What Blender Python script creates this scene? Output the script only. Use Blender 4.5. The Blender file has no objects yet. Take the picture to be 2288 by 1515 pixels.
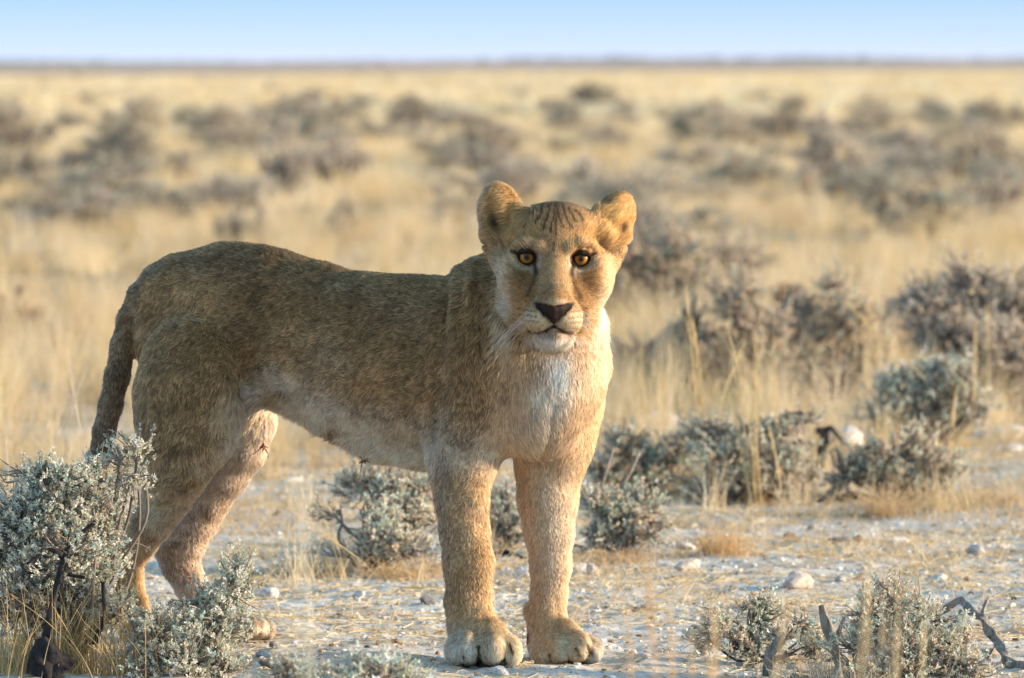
import bpy, math, random, time
import numpy as np
from mathutils import Vector, Matrix

T0 = time.time()
QUICK = set()
scene = bpy.context.scene
COL = scene.collection
R = math.radians
rng = np.random.default_rng(11)
random.seed(5)

# ------------------------------------------------------------------ camera
FPX = 13800.0                 # focal length in pixels of the 2288 px wide photograph
CX, CY = 1144.0, 757.5
HORIZON = 138.0
D0 = 15.0
CAMH = 1.467
PITCH = math.atan((CY - HORIZON) / FPX)
ROLL = R(0.22)
cam_data = bpy.data.cameras.new('camera')
cam = bpy.data.objects.new('camera', cam_data)
COL.objects.link(cam)
cam.location = (0, 0, CAMH)
cam.rotation_euler = (Matrix.Rotation(math.pi / 2 - PITCH, 4, 'X') @ Matrix.Rotation(-ROLL, 4, 'Z')).to_euler()
cam_data.sensor_width = 36.0
cam_data.lens = 36.0 * FPX / 2288.0
cam_data.clip_start = 0.5
cam_data.clip_end = 60000
cam_data.dof.use_dof = True
cam_data.dof.focus_distance = 14.85
cam_data.dof.aperture_fstop = 5.6
scene.camera = cam

# ------------------------------------------------------------------ world and sun
SUN_EL, SUN_AZ = 12.0, 98.0    # azimuth measured clockwise from the view direction (+Y)
world = bpy.data.worlds.new('World')
scene.world = world
world.use_nodes = True
nt = world.node_tree
nt.nodes.clear()
wout = nt.nodes.new('ShaderNodeOutputWorld')
bg = nt.nodes.new('ShaderNodeBackground')
sky = nt.nodes.new('ShaderNodeTexSky')
sky.sky_type = 'NISHITA'
sky.sun_disc = False
sky.sun_elevation = R(SUN_EL)
sky.sun_rotation = R(SUN_AZ)
sky.air_density = 1.0
sky.dust_density = 0.6
sky.ozone_density = 1.5
tc = nt.nodes.new('ShaderNodeTexCoord')
sep = nt.nodes.new('ShaderNodeSeparateXYZ')
nt.links.new(tc.outputs['Generated'], sep.inputs[0])
ramp = nt.nodes.new('ShaderNodeValToRGB')
nt.links.new(sep.outputs['Z'], ramp.inputs[0])
lift = nt.nodes.new('ShaderNodeVectorMath')      # read the sky a little above the line of sight: a clear, dust-free horizon
lift.operation = 'MULTIPLY_ADD'
lift.inputs[1].default_value = (1, 1, 0.8)
lift.inputs[2].default_value = (0, 0, 0.30)
nt.links.new(tc.outputs['Generated'], lift.inputs[0])
nt.links.new(lift.outputs[0], sky.inputs[0])
mul = nt.nodes.new('ShaderNodeMix')
mul.data_type = 'RGBA'; mul.blend_type = 'MULTIPLY'; mul.inputs[0].default_value = 1.0
nt.links.new(sky.outputs[0], mul.inputs[6])
nt.links.new(ramp.outputs[0], mul.inputs[7])
nt.links.new(mul.outputs[2], bg.inputs['Color'])
SKY_RAMP = [(0.0, (0.80, 0.60, 0.58)), (0.0035, (0.73, 0.585, 0.60)), (0.0125, (0.50, 0.505, 0.66)), (0.15, (0.64, 0.68, 0.70)), (0.7, (1.0, 0.98, 0.80))]
while len(ramp.color_ramp.elements) < len(SKY_RAMP):
    ramp.color_ramp.elements.new(0.5)
for e, (p, c) in zip(ramp.color_ramp.elements, SKY_RAMP):
    e.position = p
    e.color = (*c, 1)
bg.inputs['Strength'].default_value = 0.15
nt.links.new(bg.outputs[0], wout.inputs[0])

sd = bpy.data.lights.new('sun', 'SUN')
sd.energy = 2.0
sd.angle = R(2.0)
sd.color = (1.0, 0.79, 0.56)
sun = bpy.data.objects.new('sun', sd)
COL.objects.link(sun)
_az, _el = R(SUN_AZ), R(SUN_EL)
SUNV = Vector((math.sin(_az) * math.cos(_el), math.cos(_az) * math.cos(_el), math.sin(_el)))
sun.rotation_euler = SUNV.to_track_quat('Z', 'Y').to_euler()

scene.view_settings.view_transform = 'Standard'
scene.view_settings.look = 'None'
scene.view_settings.gamma = 1.0
scene.view_settings.use_curve_mapping = False
scene.view_settings.exposure = 2.25

scene.render.engine = 'CYCLES'
scene.cycles.use_denoising = True
scene.cycles.denoiser = 'OPENIMAGEDENOISE'
scene.cycles.denoising_input_passes = 'RGB_ALBEDO_NORMAL'
scene.cycles.max_bounces = 6
scene.cycles.diffuse_bounces = 3
scene.cycles.glossy_bounces = 2
scene.cycles.transmission_bounces = 5
scene.cycles.transparent_max_bounces = 8
scene.cycles.use_adaptive_sampling = False
scene.cycles_curves.shape = 'RIBBONS'
scene.cycles.filter_width = 1.5

# ------------------------------------------------------------------ helpers
_fw = np.array([0, math.cos(PITCH), -math.sin(PITCH)])
_rt = np.array([math.cos(ROLL), 0, 0]) * 1.0
_up0 = np.array([0, math.sin(PITCH), math.cos(PITCH)])
_rt = np.array([1.0, 0, 0]) * math.cos(ROLL) - _up0 * math.sin(ROLL)
_up = _up0 * math.cos(ROLL) + np.array([1.0, 0, 0]) * math.sin(ROLL)


def at(px, py, dd=0.0):
    """World point seen at photo position (px,py), at distance D0+dd (metres along Y)."""
    d = _fw * FPX + _rt * (px - CX) - _up * (py - CY)
    return np.array([0, 0, CAMH]) + d * ((D0 + dd) / d[1])


def on_ground(px, py, z=0.0):
    d = _fw * FPX + _rt * (px - CX) - _up * (py - CY)
    return np.array([0, 0, CAMH]) + d * ((CAMH - z) / -d[2])


def to_px(P):
    q = np.asarray(P, dtype=float) - np.array([0, 0, CAMH])
    z = q @ _fw
    return CX + FPX * (q @ _rt) / z, CY - FPX * (q @ _up) / z


PXM = D0 / FPX                # metres per photo pixel at the lioness


def hash3(ix, iy, iz, seed):
    h = (ix.astype(np.int64) * 374761393 + iy.astype(np.int64) * 668265263 + iz.astype(np.int64) * 2147483647 + seed * 1274126177) & 0xFFFFFFFF
    h = ((h ^ (h >> 13)) * 1274126177) & 0xFFFFFFFF
    h = h ^ (h >> 16)
    return (h & 0xFFFF) / 65535.0


def vnoise(P, f, seed=0):
    """value noise in 0..1 at points P (N,3)"""
    Q = np.asarray(P) * f + 1000.0
    I = np.floor(Q).astype(np.int64)
    t = Q - I
    t = t * t * (3 - 2 * t)
    r = 0
    for dx in (0, 1):
        wx = t[:, 0] if dx else 1 - t[:, 0]
        for dy in (0, 1):
            wy = t[:, 1] if dy else 1 - t[:, 1]
            for dz in (0, 1):
                wz = t[:, 2] if dz else 1 - t[:, 2]
                r = r + wx * wy * wz * hash3(I[:, 0] + dx, I[:, 1] + dy, I[:, 2] + dz, seed)
    return r


def fbm(P, f, seed=0, o=3):
    r = 0; a = 0.5; s = 0
    for i in range(o):
        r = r + a * vnoise(P, f * 2 ** i, seed + i * 17); s += a; a *= 0.5
    return r / s


def sstep(a, b, x):
    t = np.clip((x - a) / (b - a), 0, 1)
    return t * t * (3 - 2 * t)


def link(o, parent=None):
    COL.objects.link(o)
    if parent is not None:
        o.parent = parent
    return o


def mesh_np(name, V, F, mat=None, parent=None, smooth=True, link_it=True):
    """V (n,3); F (m,3|4) int array or a list of such arrays"""
    me = bpy.data.meshes.new(name)
    Fs = F if isinstance(F, list) else [F]
    Fs = [np.asarray(f, dtype=np.int32) for f in Fs if len(f)]
    V = np.asarray(V, dtype=np.float32)
    me.vertices.add(len(V))
    me.vertices.foreach_set('co', V.ravel())
    loops = np.concatenate([f.ravel() for f in Fs])
    tot = np.concatenate([np.full(len(f), f.shape[1], dtype=np.int32) for f in Fs])
    start = np.concatenate([[0], np.cumsum(tot)[:-1]]).astype(np.int32)
    me.loops.add(len(loops))
    me.loops.foreach_set('vertex_index', loops)
    me.polygons.add(len(tot))
    me.polygons.foreach_set('loop_start', start)
    me.polygons.foreach_set('use_smooth', np.full(len(tot), smooth))
    me.update(calc_edges=True)
    if mat:
        me.materials.append(mat)
    if not link_it:
        return me
    o = bpy.data.objects.new(name, me)
    link(o, parent)
    return o


def vcol(me, cols, name='tint'):
    a = me.attributes.new(name, 'FLOAT_COLOR', 'POINT')
    c = np.ones((len(cols), 4), dtype=np.float32)
    c[:, :3] = cols
    a.data.foreach_set('color', c.ravel())


def tag(o, label=None, cat=None, group=None, kind=None):
    if label: o['label'] = label
    if cat: o['category'] = cat
    if group: o['group'] = group
    if kind: o['kind'] = kind
    return o


def empty(name, loc=(0, 0, 0)):
    o = bpy.data.objects.new(name, None)
    o.location = loc
    o.empty_display_size = 0.1
    link(o)
    return o


class N:
    """tiny node-tree helper"""
    def __init__(s, name):
        s.m = bpy.data.materials.new(name)
        s.m.use_nodes = True
        s.t = s.m.node_tree
        s.t.nodes.clear()
        s.out = s.t.nodes.new('ShaderNodeOutputMaterial')

    def n(s, kind, **kw):
        nd = s.t.nodes.new(kind)
        for k, v in kw.items():
            if k.startswith('i_'):
                key = k[2:]
                key = int(key) if key.isdigit() else key.replace('_', ' ')
                s.put(nd.inputs[key], v)
            else:
                setattr(nd, k, v)
        return nd

    def put(s, sock, v):
        if isinstance(v, bpy.types.NodeSocket):
            s.t.links.new(v, sock)
        elif isinstance(v, tuple) and len(v) == 3 and sock.type == 'RGBA':
            sock.default_value = (*v, 1)
        else:
            sock.default_value = v

    def noise(s, scale, detail=3, vec=None, rough=0.55):
        nd = s.n('ShaderNodeTexNoise')
        nd.inputs['Scale'].default_value = scale
        nd.inputs['Detail'].default_value = detail
        nd.inputs['Roughness'].default_value = rough
        if vec is not None:
            s.t.links.new(vec, nd.inputs['Vector'])
        return nd.outputs['Fac']

    def ramp(s, fac, stops):
        nd = s.n('ShaderNodeValToRGB')
        s.put(nd.inputs[0], fac)
        el = nd.color_ramp.elements
        while len(el) < len(stops):
            el.new(0.5)
        for e, (p, c) in zip(el, stops):
            e.position = p
            e.color = (*c, 1) if isinstance(c, tuple) else (c, c, c, 1)
        return nd.outputs[0]

    def mix(s, f, a, b, mode='MIX'):
        nd = s.n('ShaderNodeMix', data_type='RGBA', blend_type=mode)
        s.put(nd.inputs[0], f); s.put(nd.inputs[6], a); s.put(nd.inputs[7], b)
        return nd.outputs[2]

    def math(s, op, a, b=0.0):
        nd = s.n('ShaderNodeMath', operation=op)
        s.put(nd.inputs[0], a); s.put(nd.inputs[1], b)
        return nd.outputs[0]

    def attr(s, name, out='Color', typ='GEOMETRY'):
        nd = s.n('ShaderNodeAttribute', attribute_name=name, attribute_type=typ)
        return nd.outputs[out]

    def finish(s, sh):
        s.t.links.new(sh, s.out.inputs['Surface'])
        return s.m

    def bsdf(s, color, rough=0.8, spec=0.3, bump=None, bstr=0.3, bdist=0.01, trans=None):
        b = s.n('ShaderNodeBsdfPrincipled')
        s.put(b.inputs['Base Color'], color)
        s.put(b.inputs['Roughness'], rough)
        s.put(b.inputs['Specular IOR Level'], spec)
        if bump is not None:
            bn = s.n('ShaderNodeBump')
            s.put(bn.inputs['Height'], bump)
            bn.inputs['Strength'].default_value = bstr
            bn.inputs['Distance'].default_value = bdist
            s.t.links.new(bn.outputs[0], b.inputs['Normal'])
        if trans:
            tb = s.n('ShaderNodeBsdfTranslucent')
            s.put(tb.inputs[0], color)
            mx = s.n('ShaderNodeMixShader')
            mx.inputs[0].default_value = trans
            s.t.links.new(b.outputs[0], mx.inputs[1])
            s.t.links.new(tb.outputs[0], mx.inputs[2])
            return s.finish(mx.outputs[0])
        return s.finish(b.outputs[0])

# ------------------------------------------------------------------ lioness: one continuous body grown from a distance field
def seg_grid(lo, hi, fine_lo, fine_hi, coarse, fine):
    a = np.arange(lo, fine_lo, coarse)
    b = np.arange(fine_lo, fine_hi, fine)
    c = np.arange(fine_hi, hi + coarse, coarse)
    g = np.concatenate([a, b, c])
    return g


HQ = 'lion' not in QUICK
CO, FI = (0.006, 0.0019) if HQ else (0.011, 0.0045)
_hx0, _hx1 = at(1062, 600)[0], at(1424, 600)[0]
_hz0, _hz1 = at(1240, 792)[2], at(1240, 400)[2]
GX = seg_grid(at(160, 700)[0], at(1385, 700)[0] + 0.06, _hx0, _hx1, CO, FI)
GY = seg_grid(D0 - 0.40, D0 + 0.95, D0 - 0.37, D0 - 0.02, CO, FI)
_z_paw = 0.14
_g1 = np.arange(-0.012, _z_paw, CO * 0.5)
_g2 = np.arange(_z_paw, _hz0, CO)
_g3 = np.arange(_hz0, _hz1 + 0.02, FI)
GZ = np.concatenate([_g1, _g2, _g3])
FLD = np.full((len(GX), len(GY), len(GZ)), 0.2, dtype=np.float32)


def region(lo, hi):
    i0, i1 = np.searchsorted(GX, [lo[0], hi[0]])
    j0, j1 = np.searchsorted(GY, [lo[1], hi[1]])
    k0, k1 = np.searchsorted(GZ, [lo[2], hi[2]])
    return slice(i0, i1), slice(j0, j1), slice(k0, k1)


def smin(a, b, k):
    h = np.maximum(k - np.abs(a - b), 0.0) / k
    return np.minimum(a, b) - h * h * k * 0.25


def apply(lo, hi, fn, k, cut=False):
    s = region(lo, hi)
    if min(x.stop - x.start for x in s) <= 0:
        return
    X = GX[s[0]].astype(np.float32)[:, None, None]
    Y = GY[s[1]].astype(np.float32)[None, :, None]
    Z = GZ[s[2]].astype(np.float32)[None, None, :]
    d = fn(X, Y, Z)
    if cut:
        FLD[s] = -smin(-FLD[s], d, k)
    else:
        FLD[s] = smin(FLD[s], d, k)


def chain(pts, k=0.03, lat=None, sq=1.0, cut=False, inner=0.02):
    """pts: (px, py, dd, r_px); lat: lateral unit vector squashed by sq"""
    P = [np.append(at(p[0], p[1], p[2]), p[3] * PXM) for p in pts]
    A = np.array(P)
    m = A[:, 3].max() + k + 0.012
    lo, hi = A[:, :3].min(0) - m, A[:, :3].max(0) + m
    v = None if lat is None else np.array([lat[0], lat[1], 0.0]) / math.hypot(*lat)
    c = (1 / sq - 1)

    def fn(X, Y, Z):
        out = None
        for a, b in zip(A[:-1], A[1:]):
            qx, qy, qz = X - a[0], Y - a[1], Z - a[2]
            ba = (b - a)[:3].copy()
            if v is not None:
                l = qx * v[0] + qy * v[1]
                qx = qx + l * c * v[0]; qy = qy + l * c * v[1]
                lb = ba[0] * v[0] + ba[1] * v[1]
                ba[0] += lb * c * v[0]; ba[1] += lb * c * v[1]
            bb = float(ba @ ba) + 1e-12
            t = np.clip((qx * ba[0] + qy * ba[1] + qz * ba[2]) / bb, 0, 1)
            d = np.sqrt((qx - t * ba[0]) ** 2 + (qy - t * ba[1]) ** 2 + (qz - t * ba[2]) ** 2) - (a[3] + (b[3] - a[3]) * t)
            if v is not None:
                d = d * (0.5 + 0.5 * sq)
            out = d if out is None else smin(out, d, inner)
        return out.astype(np.float32)
    apply(lo, hi, fn, k, cut)


def ell(px, py, dd, rx, ry, rz, k=0.015, yaw=0.0, roll=0.0, pitch=0.0, cut=False):
    """ellipsoid, radii in photo px: rx across, ry in depth, rz up"""
    c = at(px, py, dd)
    r = np.array([rx, ry, rz]) * PXM
    M = np.array((Matrix.Rotation(yaw, 3, 'Z') @ Matrix.Rotation(roll, 3, 'Y') @ Matrix.Rotation(pitch, 3, 'X')).transposed())
    m = r.max() + k + 0.006

    def fn(X, Y, Z):
        q = [X - c[0], Y - c[1], Z - c[2]]
        u = [M[i, 0] * q[0] + M[i, 1] * q[1] + M[i, 2] * q[2] for i in range(3)]
        k0 = np.sqrt((u[0] / r[0]) ** 2 + (u[1] / r[1]) ** 2 + (u[2] / r[2]) ** 2)
        k1 = np.sqrt((u[0] / r[0] ** 2) ** 2 + (u[1] / r[1] ** 2) ** 2 + (u[2] / r[2] ** 2) ** 2)
        return (k0 * (k0 - 1.0) / np.maximum(k1, 1e-6)).astype(np.float32)
    apply(c - m, c + m, fn, k, cut)


LATB = (0.48, 0.88)      # sideways direction of the trunk
LATC = (0.66, 0.75)      # ... of the chest

# trunk
chain([(395, 748, .50, 112), (470, 728, .47, 152), (545, 728, .43, 168), (640, 742, .37, 158), (720, 762, .31, 162),
       (820, 794, .24, 182), (920, 812, .18, 194), (1030, 822, .12, 190)], k=0.04, lat=LATB, sq=0.66)
chain([(335, 672, .50, 38), (400, 652, .49, 72), (500, 642, .455, 84), (600, 655, .40, 86), (720, 700, .33, 84)], k=0.06, lat=LATB, sq=0.8)
# belly line
chain([(650, 885, .36, 16), (740, 925, .31, 30), (850, 972, .24, 46), (950, 990, .19, 44), (1050, 980, .13, 48)], k=0.06, lat=LATB, sq=0.8)
# chest, shoulder girdle and neck
chain([(1030, 820, .10, 182), (1120, 850, .04, 165), (1185, 865, .00, 130)], k=0.05, lat=LATC, sq=0.72)
chain([(1056, 614, .10, 22), (1120, 660, .10, 92), (1190, 670, .02, 100), (1235, 640, -.05, 86)], k=0.05)
chain([(1110, 760, .07, 150), (1215, 740, .02, 112), (1245, 690, -.04, 82)], k=0.06)
chain([(1064, 722, .10, 112), (1100, 645, .11, 62)], k=0.04)
chain([(1245, 760, .03, 100), (1250, 850, .01, 98), (1215, 935, .01, 82)], k=0.05)
# near shoulder blade and upper arm
chain([(1062, 612, .045, 24), (1066, 680, .015, 66), (1082, 790, -.01, 84), (1070, 900, .00, 94), (1046, 985, .02, 76)], k=0.028, lat=LATC, sq=0.75)
# far shoulder
chain([(1270, 735, .14, 84), (1280, 815, .12, 78), (1262, 905, .12, 78), (1240, 985, .12, 74)], k=0.045)
# near front leg
chain([(1040, 985, .02, 72), (1031, 1060, .01, 60), (1032, 1120, .0, 55), (1038, 1185, .0, 51), (1047, 1258, -.005, 53),
       (1049, 1320, -.01, 45), (1053, 1385, -.015, 46), (1060, 1430, -.035, 40)], k=0.055)
ell(975, 1000, .04, 17, 26, 30, k=0.03)
# far front leg
chain([(1240, 985, .12, 72), (1227, 1055, .115, 66), (1225, 1115, .11, 62), (1227, 1190, .11, 50), (1230, 1265, .11, 41),
       (1226, 1330, .11, 36), (1222, 1385, .10, 38), (1224, 1430, .085, 38)], k=0.055)
# front paws: pad, then four toes each
chain([(1060, 1436, -.04, 38), (1085, 1452, -.09, 34)], k=0.03)
TOES_NEAR = [(1020, 1451, -.085, 19, 40, 31, -.25), (1047, 1447, -.11, 22, 44, 35, -.1), (1096, 1446, -.12, 27, 46, 35, .12), (1136, 1453, -.095, 22, 42, 28, .35)]
chain([(1056, 1395, -.02, 44), (1086, 1424, -.065, 40), (1108, 1444, -.09, 33)], k=0.02)
chain([(1225, 1400, .08, 37), (1258, 1424, .04, 34), (1288, 1446, .02, 28)], k=0.02)
for t in TOES_NEAR:
    ell(t[0], t[1], t[2], t[3], t[4], t[5], k=0.020, yaw=t[6])
    ell(t[0] + 2, t[1] + 15, t[2] - .032, t[3] * .86, 22, 20, k=0.012, yaw=t[6])
chain([(1224, 1436, .07, 34), (1258, 1446, .03, 31)], k=0.025)
TOES_FAR = [(1210, 1452, .035, 21, 34, 25, .2), (1246, 1448, .0, 24, 42, 31, .4), (1282, 1442, -.01, 23, 44, 32, .7), (1311, 1449, .015, 17, 36, 27, 1.0)]
for t in TOES_FAR:
    ell(t[0], t[1], t[2], t[3], t[4], t[5], k=0.018, yaw=t[6])
    ell(t[0] + 5, t[1] + 15, t[2] - .03, t[3] * .86, 21, 18, k=0.012, yaw=t[6])
# dew claw pad behind the wrist
ell(1182, 1365, .10, 10, 12, 16, k=0.02)
ell(1008, 1345, .0, 12, 12, 18, k=0.02)

# near hind leg
chain([(430, 780, .42, 84), (420, 830, .345, 114), (414, 890, .32, 122), (408, 955, .31, 112), (398, 1010, .30, 94), (388, 1058, .31, 72),
       (372, 1115, .32, 50), (340, 1165, .34, 43), (308, 1205, .36, 38)], k=0.03, lat=LATB, sq=0.62)
chain([(308, 1205, .36, 38), (286, 1232, .37, 35), (284, 1290, .36, 30), (292, 1350, .34, 31), (305, 1400, .31, 34), (335, 1420, .27, 38)], k=0.03)
chain([(505, 905, .37, 48), (545, 880, .37, 30)], k=0.06)
ell(488, 985, .31, 22, 40, 34, k=0.05)
for i, (x, y, d) in enumerate([(330, 1428, .21), (356, 1430, .20), (382, 1430, .21), (404, 1434, .235)]):
    ell(x, y, d, 22, 40, 26, k=0.018, yaw=0.7)
# far hind leg
chain([(500, 730, .56, 110), (520, 850, .56, 100), (544, 940, .55, 70), (538, 1000, .55, 56), (506, 1060, .56, 46), (470, 1115, .58, 42),
       (442, 1165, .60, 41), (412, 1205, .62, 50)], k=0.03)
chain([(412, 1205, .62, 48), (384, 1222, .64, 36), (404, 1262, .63, 40), (424, 1305, .62, 34), (444, 1350, .61, 31), (480, 1392, .59, 32), (530, 1404, .56, 34)], k=0.02)
for i, (x, y, d) in enumerate([(520, 1404, .52), (545, 1402, .51), (568, 1402, .53), (585, 1406, .56)]):
    ell(x, y, d, 19, 34, 24, k=0.02, yaw=0.9)

# tail
chain([(392, 612, .50, 36), (350, 630, .515, 34), (316, 664, .525, 29), (291, 715, .53, 27), (275, 775, .53, 26), (262, 840, .53, 25), (247, 905, .53, 23),
       (232, 965, .53, 21), (221, 1020, .53, 20), (215, 1080, .53, 19), (205, 1130, .53, 18), (195, 1180, .53, 18)], k=0.02, inner=0.012)

# ---------------- head
HD = -0.20              # depth of the eye plane


def hel(x, y, d, *a, **kw):
    ell(x, y, HD + d * PXM, *a, **kw)


def hch(pts, **kw):
    kw.setdefault('inner', 0.006)
    chain([(p[0], p[1], HD + p[2] * PXM, p[3]) for p in pts], **kw)


hel(1241, 545, 105, 98, 108, 84, k=0.03)                    # cranium
hel(1241, 520, 62, 76, 58, 56, k=0.03)                      # forehead
hel(1243, 506, 84, 92, 60, 44, k=0.03)
hel(1168, 612, 70, 56, 78, 66, k=0.03)                      # cheeks
hel(1314, 616, 70, 56, 78, 66, k=0.03)
hel(1188, 674, 66, 38, 66, 46, k=0.03, roll=0.35)
hel(1292, 678, 66, 38, 66, 46, k=0.03, roll=-0.35)
hel(1240, 640, 30, 66, 62, 72, k=0.03)
hch([(1240, 545, 22, 30), (1239, 600, -8, 31), (1238, 650, -50, 33), (1238, 676, -76, 32)], k=0.022)   # bridge of the nose
hel(1238, 690, -50, 50, 42, 36, k=0.02)
hch([(1206, 700, -30, 30), (1214, 708, -66, 26)], k=0.012)
hch([(1270, 702, -30, 30), (1262, 709, -66, 26)], k=0.012)
hel(1207, 716, -52, 31, 34, 23, k=0.008, roll=0.2)          # whisker pads
hel(1269, 718, -52, 31, 34, 23, k=0.008, roll=-0.2)
hch([(1238, 744, -48, 20), (1238, 742, 0, 42), (1238, 715, 50, 58)], k=0.012)   # chin and jaw
hch([(1208, 746, -36, 14), (1238, 751, -62, 17), (1266, 747, -36, 14)], k=0.012)
hch([(1158, 552, 26, 10), (1180, 545, 6, 13), (1204, 553, -4, 12), (1214, 570, -4, 9)], k=0.018)      # brows
hch([(1262, 573, -4, 9), (1272, 556, -4, 12), (1296, 548, 6, 13), (1320, 556, 26, 10)], k=0.018)
hel(1177, 575, 2, 30, 14, 24, k=0.016, cut=True)            # eye hollows
hel(1299, 579, 2, 30, 14, 24, k=0.016, cut=True)
EYES = [(1177, 574, 24), (1298.5, 578, 24)]
for ex, ey, ed in EYES:                                     # lids and openings
    s = 1 if ex > 1240 else -1
    ring = []
    for i in range(17):
        a = i / 16 * 2 * math.pi
        ring.append((ex + math.cos(a) * 21, ey - math.sin(a) * 18, ed - 10 + abs(math.cos(a)) * 4 + s * math.cos(a) * 4, 4.6))
    hch(ring, k=0.006)
    hch([(ex + s * 18, ey - 3, ed - 2, 4.5), (ex + s * 30, ey - 6, ed + 12, 3.0)], k=0.006)
    hch([(ex - s * 15, ey + 12, ed - 10, 4.5), (ex - s * 17, ey + 24, ed - 14, 3)], k=0.006)
    hel(ex, ey + .5, ed - 24, 18.6, 42, 14.6, k=0.002, roll=-s * 0.22, cut=True)
    hch([(ex - 22, ey - 8 + (s < 0) * -1, ed - 6 + (s < 0) * 6, 5), (ex - 12, ey - 13.4, ed - 16, 6.4), (ex + 2, ey - 15.2, ed - 19, 7.0), (ex + 13, ey - 13, ed - 15, 6.4), (ex + 23, ey - 8, ed - 4 + (s > 0) * 6, 5)], k=0.004)
# nose leather: broad on top, narrow to the philtrum, with two nostrils
hch([(1208, 684, -91, 8), (1224, 689, -103, 9), (1238, 691, -107, 9), (1252, 690, -103, 9), (1267, 685, -91, 8)], k=0.007)
hch([(1226, 698, -100, 9), (1238, 706, -100, 8), (1250, 698, -100, 9)], k=0.006)
hch([(1238, 700, -102, 8), (1238, 722, -92, 4)], k=0.006)
hch([(1203, 683, -96, 2.2), (1211, 697, -108, 4.2), (1224, 706, -114, 3.6)], k=0.003, cut=True)
hch([(1274, 684, -96, 2.2), (1266, 698, -108, 4.2), (1253, 706, -114, 3.6)], k=0.003, cut=True)
hch([(1238, 712, -103, 1.8), (1238, 730, -90, 2.4)], k=0.003, cut=True)
# mouth line
hch([(1238, 731, -88, 1.6), (1222, 737, -84, 1.6), (1204, 742, -72, 1.6), (1186, 738, -52, 1.5)], k=0.003, cut=True)
hch([(1238, 731, -88, 1.6), (1254, 738, -84, 1.6), (1272, 743, -72, 1.6), (1289, 740, -52, 1.5)], k=0.003, cut=True)

# ears: cupped shells
def ear(base, tip, width, depth, yaw, s):
    bx, by = base; tx, ty = tip
    cx_, cy_ = (bx + tx) / 2, (by + ty) / 2
    L_ = math.hypot(tx - bx, ty - by) / 2
    roll = math.atan2(tx - bx, by - ty)
    hel(cx_, cy_, depth, width, 26, L_, k=0.014, roll=roll, yaw=yaw)
    return cx_, cy_, L_, roll


e1 = ear((1134, 550), (1103, 412), 48, 92, 0.30, -1)
e2 = ear((1338, 556), (1400, 434), 44, 92, 0.40, 1)
hel(1103, 486, 62, 25, 26, 44, k=0.014, roll=e1[3] - .05, yaw=0.30, cut=True)
hel(1388, 512, 62, 9, 14, 14, k=0.014, roll=e2[3] + .05, yaw=-0.45, cut=True)
hch([(1160, 468, 76, 9), (1170, 490, 72, 12), (1166, 515, 66, 18), (1146, 530, 66, 16)], k=0.02)   # furred inner rims
hch([(1338, 470, 78, 10), (1330, 492, 72, 13), (1336, 520, 64, 17), (1352, 535, 66, 15)], k=0.02)
hch([(1092, 530, 96, 14), (1116, 580, 84, 20)], k=0.03)
hch([(1390, 532, 96, 13), (1366, 582, 84, 18)], k=0.03)
print('field', round(time.time() - T0, 1), FLD.shape)


def surface_nets():
    S = FLD < 0
    m = S[:-1, :-1, :-1].copy(); o = m.copy()
    for dx in (0, 1):
        for dy in (0, 1):
            for dz in (0, 1):
                if dx + dy + dz == 0:
                    continue
                b = S[dx:S.shape[0] - 1 + dx, dy:S.shape[1] - 1 + dy, dz:S.shape[2] - 1 + dz]
                m &= b; o |= b
    act = o & ~m
    ijk = np.argwhere(act)
    idx = np.full(act.shape, -1, dtype=np.int32)
    idx[tuple(ijk.T)] = np.arange(len(ijk))
    i, j, k = ijk.T
    acc = np.zeros((len(ijk), 3)); cnt = np.zeros(len(ijk))
    c = {}
    for dx in (0, 1):
        for dy in (0, 1):
            for dz in (0, 1):
                c[dx, dy, dz] = FLD[i + dx, j + dy, k + dz].astype(float)
    for ax in range(3):
        for u in (0, 1):
            for w in (0, 1):
                o0 = [0, 0, 0]; oth = [a for a in range(3) if a != ax]
                o0[oth[0]], o0[oth[1]] = u, w
                o1 = list(o0); o1[ax] = 1
                f0, f1 = c[tuple(o0)], c[tuple(o1)]
                hit = (f0 < 0) != (f1 < 0)
                t = np.where(hit, f0 / np.where(hit, f0 - f1, 1), 0)
                G = (GX, GY, GZ); I = (i, j, k)
                p = np.zeros((len(ijk), 3))
                for a in range(3):
                    g0 = G[a][I[a] + o0[a]]; g1 = G[a][I[a] + o1[a]]
                    p[:, a] = g0 + (g1 - g0) * (t if a == ax else 0)
                acc += p * hit[:, None]; cnt += hit
    V = acc / cnt[:, None]
    quads = []
    for ax in range(3):
        sl0 = [slice(None)] * 3; sl1 = [slice(None)] * 3
        sl0[ax] = slice(0, -1); sl1[ax] = slice(1, None)
        cr = S[tuple(sl0)] != S[tuple(sl1)]
        e = np.argwhere(cr)
        b, c_ = [a for a in range(3) if a != ax]
        ok = (e[:, b] > 0) & (e[:, c_] > 0) & (e[:, b] < S.shape[b] - 1) & (e[:, c_] < S.shape[c_] - 1)
        e = e[ok]
        inside = S[tuple(e.T)]
        q = []
        for (u, w) in ((0, 0), (1, 0), (1, 1), (0, 1)):
            f = e.copy(); f[:, b] -= u; f[:, c_] -= w
            q.append(idx[tuple(f.T)])
        q = np.stack(q, 1)
        flip = inside if ax == 1 else ~inside
        q[flip] = q[flip][:, ::-1]
        quads.append(q)
    return V, np.concatenate(quads)


BV, BF = surface_nets()
del FLD
_e = np.concatenate([BF[:, [0, 1]], BF[:, [1, 2]], BF[:, [2, 3]], BF[:, [3, 0]]])


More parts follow.
